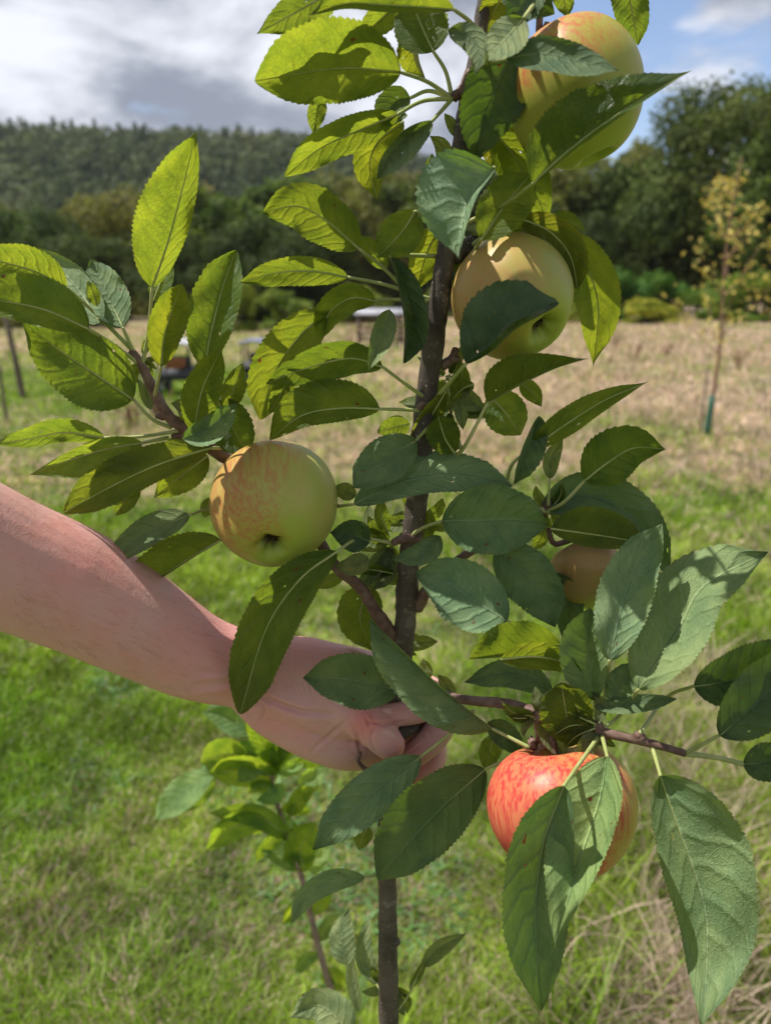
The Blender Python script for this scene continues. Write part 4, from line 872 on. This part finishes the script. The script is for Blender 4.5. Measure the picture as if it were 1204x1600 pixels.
# ------------------------------------------------------------------ apples
def apple(cx, cy, cz, rpx, cal, mt, lab, hgt=.93, taper=.10, squash=(1, 1), stalk=None, seed=0, lump=0, calyx=True):
    """cal: direction of the calyx in px space (x right, y down, z away)"""
    D = float(depth(cy) + cz * PU); c = W3(cx, cy, D).reshape(3); Rr = rpx * D / F
    a = np.array(cal, float); a /= np.linalg.norm(a)
    ax = np.array([1., 0, 0]) * a[0] + np.array([0, -sp, -cp]) * a[1] + np.array([0, cp, -sp]) * a[2]   # calyx direction in the world
    zax = -ax; xax = np.cross([0, .3, 1], zax); xax /= np.linalg.norm(xax); yax = np.cross(zax, xax)
    root = empty('apple', tuple(c)); tag(root, lab, 'apple', 'apples on the young tree')
    nth, nph = 72, 96; th = np.linspace(0, np.pi, nth)[:, None]; ph = np.linspace(0, 2 * np.pi, nph, endpoint=False)[None]
    ct = np.cos(th); st = np.sin(th)
    r_ = st**.92 * (1 + taper * ct) * (1 + .012 * np.cos(5 * ph + seed) * (.4 + .9 * (ct < 0) * (-ct))) * (1 + .018 * np.cos(2 * ph + seed * 2))
    zz_ = hgt * ct + 0 * ph
    zz_ = zz_ - .34 * np.exp(-(st / .26)**2) * (ct > 0) + .36 * np.exp(-(st / .19)**2) * (ct < 0) * (1 + .18 * np.cos(5 * ph))
    X_, Y_ = r_ * np.cos(ph) * squash[0], r_ * np.sin(ph) * squash[1]
    if lump:
        k_ = 1 + lump * (np.sin(3 * ph + 2 * ct * 2 + seed) * st * .6 + .5 * np.sin(5 * ct + 2 * ph)); X_, Y_ = X_ * k_, Y_ * k_
        zz_ = zz_ * (1 + lump * .7 * np.sin(2 * ph))
    l = np.stack([X_, Y_, zz_], -1).reshape(-1, 3) * Rr
    B = np.stack([xax, yax, zax], 1); i, j = np.meshgrid(np.arange(nth - 1), np.arange(nph), indexing='ij'); i = i.ravel(); j = j.ravel(); k_ = (j + 1) % nph
    fq = np.stack([i * nph + j, (i + 1) * nph + j, (i + 1) * nph + k_, i * nph + k_], 1)
    o = mesh_obj('fruit', l, fq, mt, root); 
    o.location = (0, 0, 0); o.data.transform(__import__('mathutils').Matrix.Diagonal((1 / Rr, 1 / Rr, 1 / Rr, 1)))
    from mathutils import Matrix
    o.matrix_local = Matrix(((*(xax[0:1]), yax[0], zax[0], 0), (xax[1], yax[1], zax[1], 0), (xax[2], yax[2], zax[2], 0), (0, 0, 0, 1))) @ Matrix.Scale(Rr, 4)
    # mesh_obj subtracted nothing: vertices are already local to the apple centre
    if calyx:
        ps = []; g = np.random.default_rng(seed)
        for q in range(5):
            an = q * 1.2566 + .3; p0 = np.array([.085 * math.cos(an), .085 * math.sin(an), -hgt + .36]); p1 = p0 * [1.25, 1.25, 1] + [0, 0, -.07]; p2 = p1 * [.45, .45, 1] + [0, 0, -.045]
            ps.append(tube(c + (crom([p0, p1, p2], 8) * Rr) @ B.T, np.array([.030, .032, .03, .026, .022, .018, .012, .006]) * Rr, 6))
        for q in range(9):
            p0 = np.array([*(g.normal(size=2) * .02), -hgt + .35]); ps.append(tube(c + (np.array([p0, p0 + [*(g.normal(size=2) * .02), -.08]]) * Rr) @ B.T, [.008 * Rr, .006 * Rr], 5))
        v, f = join(ps); mesh_obj('calyx', v, fix(f), M['calyx'], root, c)
    if stalk:
        top = c + (np.array([0, 0, hgt - .30]) * Rr) @ B.T; mids = c + (np.array([0, 0, hgt + .05]) * Rr) @ B.T
        q = crom([top, mids] + [P(*s).reshape(3) for s in stalk], 14); v, f = tube(q, np.linspace(.0022, .0017, 14), 8); mesh_obj('stalk', v, fix(f), M['twig'], root, q[0])
    return root
APP = [
 dict(c=(428, 791, -30), r=100, cal=(.05, .72, -.72), bd=(-.85, -.35, -.45), mt=('big apple skin', (.34, .37, .075), (.42, .06, .05), .17, .5, .12, .35), lab='big yellow-green apple on the left branch in front of the arm, calyx showing', stalk=[(424, 745, 55), (400, 750, 60)], seed=1),
 dict(c=(800, 466, -15), r=95, cal=(.48, .70, -.55), bd=(-.9, .1, -.5), mt=('middle apple skin', (.31, .315, .075), (.52, .15, .08), .22, .25, .50, .3), lab='middle yellowish apple beside the main stem, half covered by a dark leaf', hgt=.97, stalk=[(762, 372, 40), (748, 372, 30)], seed=2, taper=.04),
 dict(c=(897, 148, -20), r=104, cal=(.35, .88, .10), bd=(-.45, -.85, -.3), mt=('top apple skin', (.29, .32, .05), (.44, .07, .05), -.04, .75, .2, .5), lab='topmost apple with pink crown against the sky', hgt=1.04, stalk=[(842, 60, 0), (846, -20, 0)], seed=3, taper=.04),
 dict(c=(878, 1264, -260), r=112, cal=(.12, .95, -.12), bd=(-.85, -.15, -.6), mt=('red apple skin', (.38, .33, .07), (.44, .03, .035), .45, .95, .05, .9), lab='red-flushed apple hanging lowest on the right branch', hgt=.93, stalk=[(850, 1168, -200), (845, 1150, -185)], seed=4, squash=(1.02, 1)),
 dict(c=(916, 897, 5), r=56, cal=(.25, .95, -.2), bd=(-.3, -.9, -.3), mt=('spoiled apple skin', (.26, .21, .06), (.22, .11, .04), .25, .2, 1.0, .3), lab='small shrivelled brown-yellow apple in the right leaf cluster', hgt=.98, stalk=[(866, 850, 5), (856, 826, 12)], seed=5, lump=.06, squash=(1.02, 1))]
def to_world(v): v = np.array(v, float) / np.linalg.norm(v); return np.array([v[0], -v[1] * sp + v[2] * cp, -v[1] * cp - v[2] * sp])
for a in APP:
    zx = -to_world(a['cal']); xx = np.cross([0, .3, 1], zx); xx /= np.linalg.norm(xx); yx = np.cross(zx, xx); bw = to_world(a['bd'])
    n_, gr, bl, am, st_, ru, wa = a['mt']
    m_ = apple_mat(n_, gr, bl, (bw @ xx, bw @ yx, bw @ zx), am, st_, ru, wa)
    apple(*a['c'], a['r'], a['cal'], m_, a['lab'], hgt=a.get('hgt', .93), taper=a.get('taper', .10), squash=a.get('squash', (1, 1)), stalk=a['stalk'], seed=a['seed'], lump=a.get('lump', 0))
# ------------------------------------------------------------------ person: arm and hand
parts = []
def limb(pts, rs, n=None):
    k_ = len(pts); n = n or 14 * (k_ - 1); q = crom(pts, n); rr_ = crom(np.array(rs, float)[:, None] * [1, 0], n)[:, 0]
    # radii must follow the same chord spacing as the points
    p_ = np.asarray(pts, float); s = np.r_[0, np.cumsum(np.linalg.norm(np.diff(p_, axis=0), axis=1))]; rr_ = np.interp(np.linspace(0, s[-1], n), s, rs)
    D = depth(q[:, 1]) + q[:, 2] * PU; w_ = P(q[:, 0], q[:, 1], q[:, 2]); r = rr_ * D / F
    # round ends
    t0 = w_[0] - w_[1]; t0 /= np.linalg.norm(t0); t1 = w_[-1] - w_[-2]; t1 /= np.linalg.norm(t1)
    a = np.linspace(np.pi / 2 * .95, .2, 5)
    A = np.array([w_[0] + t0 * r[0] * math.sin(x_) for x_ in a]); B_ = np.array([w_[-1] + t1 * r[-1] * math.sin(x_) for x_ in a[::-1]])
    parts.append(tube(np.vstack([A, w_, B_]), np.r_[r[0] * np.cos(a), r, r[-1] * np.cos(a[::-1])], 28))
EL = (-420, 690, -330)
limb([EL, (-250, 765, -250), (-120, 818, -190), (0, 873, -140), (100, 914, -100), (200, 966, -65), (300, 1022, -30), (370, 1044, -10), (412, 1058, 0)], [112, 114, 112, 103, 97, 85, 69, 60, 57])
limb([(-700, 400, -560), (-560, 540, -450), EL], [150, 138, 118])
limb([(385, 1046, 0), (430, 1046, 2), (480, 1050, 4), (530, 1058, 8)], [56, 54, 54, 50])              # upper side of the hand
limb([(395, 1066, 0), (440, 1103, -4), (490, 1133, -6), (540, 1152, 4), (585, 1160, 24)], [50, 54, 52, 50, 42])  # heel and palm
limb([(440, 1075, -8), (490, 1090, -8), (540, 1105, -4)], [58, 60, 54])
limb([(520, 1055, 12), (570, 1060, 40), (630, 1070, 62)], [50, 44, 34])
limb([(530, 1100, 22), (585, 1110, 52), (635, 1120, 70)], [50, 44, 34])
limb([(550, 1150, 30), (600, 1155, 58), (635, 1160, 68)], [40, 36, 30])
limb([(620, 1070, 58), (668, 1080, 52), (676, 1098, 4), (645, 1112, -28), (602, 1118, -42)], [29, 25, 22, 20, 17])   # index
limb([(625, 1118, 68), (680, 1112, 55), (684, 1140, 0), (655, 1172, -34), (622, 1192, -46)], [28, 26, 24, 22, 19])   # middle
limb([(622, 1160, 66), (670, 1162, 56), (672, 1195, 18), (648, 1210, -4), (622, 1222, -14)], [26, 24, 21, 20, 17])       # ring
limb([(610, 1185, 60), (655, 1200, 56), (656, 1228, 30), (640, 1243, 14), (622, 1246, 4)], [23, 20, 18, 17, 15])           # little
limb([(470, 1070, -16), (520, 1090, -30), (558, 1118, -52), (588, 1142, -66), (608, 1163, -72)], [46, 40, 33, 29, 25])     # thumb
v, f = join(parts); me = bpy.data.meshes.new('tmp'); me.from_pydata([tuple(q) for q in v], [], fix(f)); me.update()
to = bpy.data.objects.new('tmp', me); COL.objects.link(to)
md = to.modifiers.new('r', 'REMESH'); md.mode = 'VOXEL'; md.voxel_size = .00105
md = to.modifiers.new('s', 'SMOOTH'); md.factor = .5; md.iterations = 6
dg = bpy.context.evaluated_depsgraph_get(); em = to.evaluated_get(dg).to_mesh()
n = len(em.vertices); co = np.empty(n * 3); em.vertices.foreach_get('co', co); co = co.reshape(-1, 3); no = np.empty(n * 3); em.vertices.foreach_get('normal', no); no = no.reshape(-1, 3)
fl = [tuple(p.vertices) for p in em.polygons]; to.evaluated_get(dg).to_mesh_clear(); bpy.data.objects.remove(to)
# back to px space for the creases
rel = co - [0, 0, CAMZ]; zc = rel[:, 1] * cp - rel[:, 2] * sp; pxx = 602 + F * rel[:, 0] / zc; pyy = 800 - F * (rel[:, 1] * sp + rel[:, 2] * cp) / zc
front = no @ np.array([0, -cp, sp]) > .05
def crease(pts, dpt, wd):
    q = crom(pts, 60); d = np.full(n, 1e9); tt = np.zeros(n)
    box = (pxx > q[:, 0].min() - 20) & (pxx < q[:, 0].max() + 20) & (pyy > q[:, 1].min() - 20) & (pyy < q[:, 1].max() + 20) & front
    idx = np.nonzero(box)[0]
    if not len(idx): return
    dm = np.hypot(pxx[idx, None] - q[None, :, 0], pyy[idx, None] - q[None, :, 1]); k_ = dm.argmin(1); d_ = dm.min(1)
    fade = np.sin(np.pi * np.clip(k_ / 59, .06, .94))**.5
    amt = (-dpt * np.exp(-(d_ / wd)**2) + dpt * .35 * np.exp(-((d_ - 2.2 * wd) / (1.3 * wd))**2)) * fade
    co[idx] += no[idx] * (amt * PU)[:, None]
crease([(384, 1078), (396, 1092), (412, 1110), (400, 1135)], 4, 3)
crease([(393, 1080), (430, 1098), (470, 1112), (520, 1116)], 6.5, 4)
crease([(388, 1070), (402, 1076), (420, 1088)], 3, 2.5)
crease([(383, 1095), (386, 1112), (396, 1130)], 3, 3)
crease([(548, 1120), (525, 1140), (488, 1172)], 3, 3)
crease([(450, 1128), (480, 1142), (520, 1160)], 2, 3)
crease([(548, 1128), (558, 1150), (565, 1180)], 4, 3)
crease([(570, 1122), (578, 1134), (584, 1146)], 2, 2.5)
for q in range(9): x0 = 436 + q * 9; crease([(x0, 1010 + q * 3), (x0 - 3, 1035), (x0 + 4, 1066 + q * 2), (x0 + 14, 1092 + q)], 1.5, 1.8)
for (x0, y0) in ((672, 1148), (664, 1160), (655, 1108), (640, 1112)): crease([(x0 - 6, y0 - 12), (x0, y0), (x0 + 4, y0 + 12)], 1.6, 2)
crease([(586, 1136), (580, 1152), (584, 1170), (598, 1184)], 2.5, 2)
crease([(583, 1142), (600, 1134), (620, 1144)], 2.5, 2); crease([(584, 1106), (580, 1117), (585, 1128)], 2, 2)
crease([(575, 1128), (600, 1131), (630, 1128)], 5, 2.5); crease([(618, 1186), (640, 1176), (664, 1158)], 2, 2)
for x0, y0 in ((420, 1125), (452, 1152), (496, 1128), (530, 1170)): crease([(x0, y0), (x0 + 18, y0 + 4), (x0 + 34, y0 + 14)], 1.6, 1.8)
for x0, y0 in ((565, 1132), (572, 1128), (556, 1138)): crease([(x0, y0 - 8), (x0 + 3, y0 + 4), (x0 + 1, y0 + 14)], 1.8, 1.6)
# raised tendons and vein at the wrist
for pts in ([(300, 1062), (340, 1058), (385, 1050)], [(290, 1085), (330, 1080), (382, 1072)]): crease(pts, -2.2, 5)
redn = np.zeros((n, 3)); 
for (x0, y0, r0, a_) in ((570, 1128, 26, .8), (600, 1118, 22, .4), (640, 1190, 45, .55), (650, 1235, 26, .9), (440, 1120, 40, .18), (150, 830, 120, .25), (330, 990, 80, .25), (480, 1010, 60, .3)):
    redn[:, 0] = np.maximum(redn[:, 0], a_ * np.exp(-((pxx - x0)**2 + (pyy - y0)**2) / r0**2))
o0 = co[np.argmin(pxx)]
person = mesh_obj('person', co, fl, M['skin'], None, tuple(P(-700, 400, -560)), col=redn)
tag(person, 'bare arm reaching in from the left, hand gripping the tree stem', 'person')
gh = np.random.default_rng(5); ok = np.nonzero((pxx > 20) & (pxx < 470) & (pyy < 1080) & (no @ np.array([0, -.5, .85]) > -.1))[0]
pk = gh.choice(ok, 1500, replace=False); ax_ = P(420, 1060).reshape(3) - P(0, 873, -140).reshape(3); ax_ /= np.linalg.norm(ax_); hs = []
for k_ in pk:
    d_ = ax_ + gh.normal(size=3) * .35; L_ = gh.uniform(.004, .010); p_ = co[k_]; n_ = no[k_]
    hs.append(tube(np.array([p_ - n_ * .0003, p_ + n_ * .0008 + d_ * L_ * .4, p_ + n_ * .0012 + d_ * L_]), [.00004, .00004, .00001], 3))
v, f = join(hs); m_h = simple('fine arm hair', (.30, .17, .09), (.42, .27, .15), 50, .5, .1); hair = mesh_obj('arm_hair', v, fix(f), m_h, person, p_); hair['kind'] = 'stuff'
def nail(c, along, L, wd, nz):
    """c centre px, along direction px (2d), curved plate facing the lens"""
    a = np.array(along, float); a /= np.linalg.norm(a); pr = np.array([-a[1], a[0]]); V = []
    N = 12
    for sft in (0, 1.6):
        for i in range(N):
            for j in range(N):
                s = i / (N - 1) * 2 - 1; t = j / (N - 1) * 2 - 1
                k_ = math.sqrt(max(0, 1 - abs(s)**4)) ; k2 = math.sqrt(max(0, 1 - t * t * .12)); x = c[0] + a[0] * s * L * k2 + pr[0] * t * wd * (.72 + .28 * k_); y = c[1] + a[1] * s * L * k2 + pr[1] * t * wd * (.72 + .28 * k_)
                V.append((x, y, nz + 9.5 * t * t * (wd / 16) + 3 * max(0, s)**2 * 2 + 2 * max(0, -s)**2 + sft))
    V = np.array(V); w_ = P(V[:, 0], V[:, 1], V[:, 2]); fs = []
    for i in range(N - 1):
        for j in range(N - 1): fs += [[i * N + j, i * N + j + 1, (i + 1) * N + j + 1, (i + 1) * N + j], [N * N + i * N + j, N * N + (i + 1) * N + j, N * N + (i + 1) * N + j + 1, N * N + i * N + j + 1]]
    for j in range(N - 1): fs += [[j, N * N + j, N * N + j + 1, j + 1], [(N - 1) * N + j, (N - 1) * N + j + 1, N * N + (N - 1) * N + j + 1, N * N + (N - 1) * N + j],
                                   [j * N, (j + 1) * N, N * N + (j + 1) * N, N * N + j * N], [j * N + N - 1, N * N + j * N + N - 1, N * N + (j + 1) * N + N - 1, (j + 1) * N + N - 1]]
    return mesh_obj('finger_nail', w_, fs, M['nail'], person, w_[0])
nail((604, 1158), (.62, .78), 18, 16, -97)
nail((600, 1117), (-1, .05), 13, 11, -59)
# dry curled leaf stalk caught under the thumb
v, f = px_tube([(562, 1176, -60), (560, 1190, -66), (572, 1202, -70), (592, 1203, -68), (600, 1192, -62)], [3, 3.2, 3.4, 3, 2.5], 8, 30)
tag(mesh_obj('dry_twig', v, fix(f), M['twig'], None, P(562, 1176, -60)), 'small dark curled twig caught under the thumb', 'twig')
# ------------------------------------------------------------------ pale sapling behind
def P2(x, y, z=0): return W3(x, y, .80 / (cp - (np.asarray(y, float) - 800) / F * sp) * (1 + np.asarray(z, float) / F))
b2 = P2(560, 1700); sap = empty('sapling', (float(b2[0]), float(b2[1]) , 0.0)); tag(sap, 'pale leafy sapling with a thin bare stem, below and behind the hand', 'sapling')
q = crom([(425, 1190, 0), (428, 1240, 0), (452, 1310, 0), (472, 1375, 0), (490, 1450, 0), (512, 1530, 0), (540, 1610, 0), (560, 1700, 0)], 60); wp = P2(q[:, 0], q[:, 1], q[:, 2])
lowp = crom([wp[-1], wp[-1] + [.01, 0, -.15], [b2[0] + .02, b2[1], -.05]], 14)[1:]
wp = np.vstack([wp, lowp]); v, f = tube(wp, np.r_[np.linspace(.0022, .0055, 60), np.linspace(.0055, .008, 13)], 10, True, .05); mesh_obj('trunk', v, fix(f), M['bark_pale'], sap, wp[0])
S = []
def sl_(mid, W, side='b', T=.4, tint=(1, 1, 1), **k): S.append(dict(mid=mid, W=W * 1.25, al=k.get('al', 0), ar=k.get('ar', 0), cl=0, cr=0, side=side, T=T, wave=None, stem=k.get('stem'), tint=tint, Wl=1, Wr=1, peak=.45, z=k.get('z', 0), mt='sapling_leaf', bend=None))
sl_([(333, 1207), (290, 1235), (243, 1281)], 20, 't', -.7, (1, 1.1, 1.1)); sl_([(335, 1212), (300, 1245), (262, 1272)], 16, 'b', .5)
sl_([(388, 1185), (350, 1178), (314, 1192)], 20, 'b', .4); sl_([(392, 1150), (350, 1118), (314, 1112)], 18, 't', -.3, (.7, .8, .8))
sl_([(434, 1214), (380, 1205), (325, 1206)], 20, 'b', .5, (1.2, 1.1, .9)); sl_([(410, 1190), (385, 1172), (364, 1164)], 13, 't', -.5, (.7, .9, .9))
sl_([(430, 1212), (420, 1190), (428, 1165)], 16, 'b', .3, (1.2, 1.15, .8)); sl_([(458, 1312), (400, 1275), (326, 1270)], 15, 'b', .5)
sl_([(424, 1288), (370, 1290), (322, 1328)], 17, 'b', .6, (1.1, 1.1, .9)); sl_([(461, 1360), (430, 1325), (400, 1318)], 16, 't', -.5, (.8, .9, .8))
sl_([(476, 1362), (470, 1325), (492, 1284)], 21, 'b', .3, (1.35, 1.25, .8)); sl_([(488, 1366), (495, 1345), (516, 1328)], 12, 't', -.7, (1.3, 1.3, 1.2))
sl_([(457, 1314), (448, 1292), (424, 1276)], 13, 't', -.4, (.6, .75, .7)); sl_([(452, 1275), (470, 1245), (494, 1230)], 12, 'b', .4, (1.2, 1.1, .8))
sl_([(470, 1238), (490, 1215), (512, 1202)], 14, 't', -.7, (1.3, 1.35, 1.3)); sl_([(425, 1195), (440, 1175), (452, 1150)], 10, 'b', .3)
sl_([(430, 1205), (455, 1200), (475, 1185)], 10, 't', -.6, (1.2, 1.3, 1.1)); sl_([(425, 1190), (405, 1150), (380, 1120)], 14, 'b', .3, (1.1, 1.1, .9))
sl_([(420, 1190), (395, 1200), (372, 1222)], 13, 't', -.6, (1, 1.1, 1.1)); sl_([(518, 1510), (520, 1528), (534, 1548)], 15, 'b', .3, (1.3, 1.2, .8))
sl_([(522, 1540), (500, 1528), (486, 1530)], 11, 't', -.6, (1.1, 1.2, 1.1)); sl_([(500, 1470), (520, 1440), (548, 1430)], 11, 't', -.5)
sl_([(470, 1350), (455, 1340), (440, 1345)], 9, 'b', .3); sl_([(424, 1180), (430, 1150), (415, 1120)], 12, 'b', .2, (1, 1, .8)); sl_([(540, 1590), (560, 1560), (566, 1520)], 12, 't', -.5, (1, 1.1, 1))
sl_([(447, 1300), (425, 1315), (398, 1345)], 9, 'b', .4, (1.2, 1.15, .9)); sl_([(462, 1345), (480, 1338), (500, 1312)], 9, 't', -.6, (1.2, 1.3, 1.1)); sl_([(480, 1410), (462, 1420), (440, 1446)], 10, 'b', .4, (1.2, 1.1, .8)); sl_([(486, 1430), (505, 1408), (512, 1380)], 9, 'b', .3, (1.3, 1.2, .8))
sl_([(500, 1490), (478, 1500), (462, 1525)], 9, 't', -.5, (1.1, 1.2, 1)); sl_([(438, 1265), (460, 1262), (486, 1270)], 9, 'b', .4, (1.2, 1.2, .9)); sl_([(432, 1235), (405, 1228), (385, 1240)], 9, 'b', .4); sl_([(428, 1200), (450, 1170), (470, 1150)], 10, 'b', .3, (1.2, 1.15, .8))
sl_([(465, 1195), (500, 1182), (540, 1188)], 13, 'b', .4, (1.1, 1.1, .9)); sl_([(440, 1225), (425, 1245), (400, 1250)], 11, 't', -.6, (.9, 1.1, 1))
for k_, d in enumerate(S): build_leaf(500 + k_, d, sap, P2)
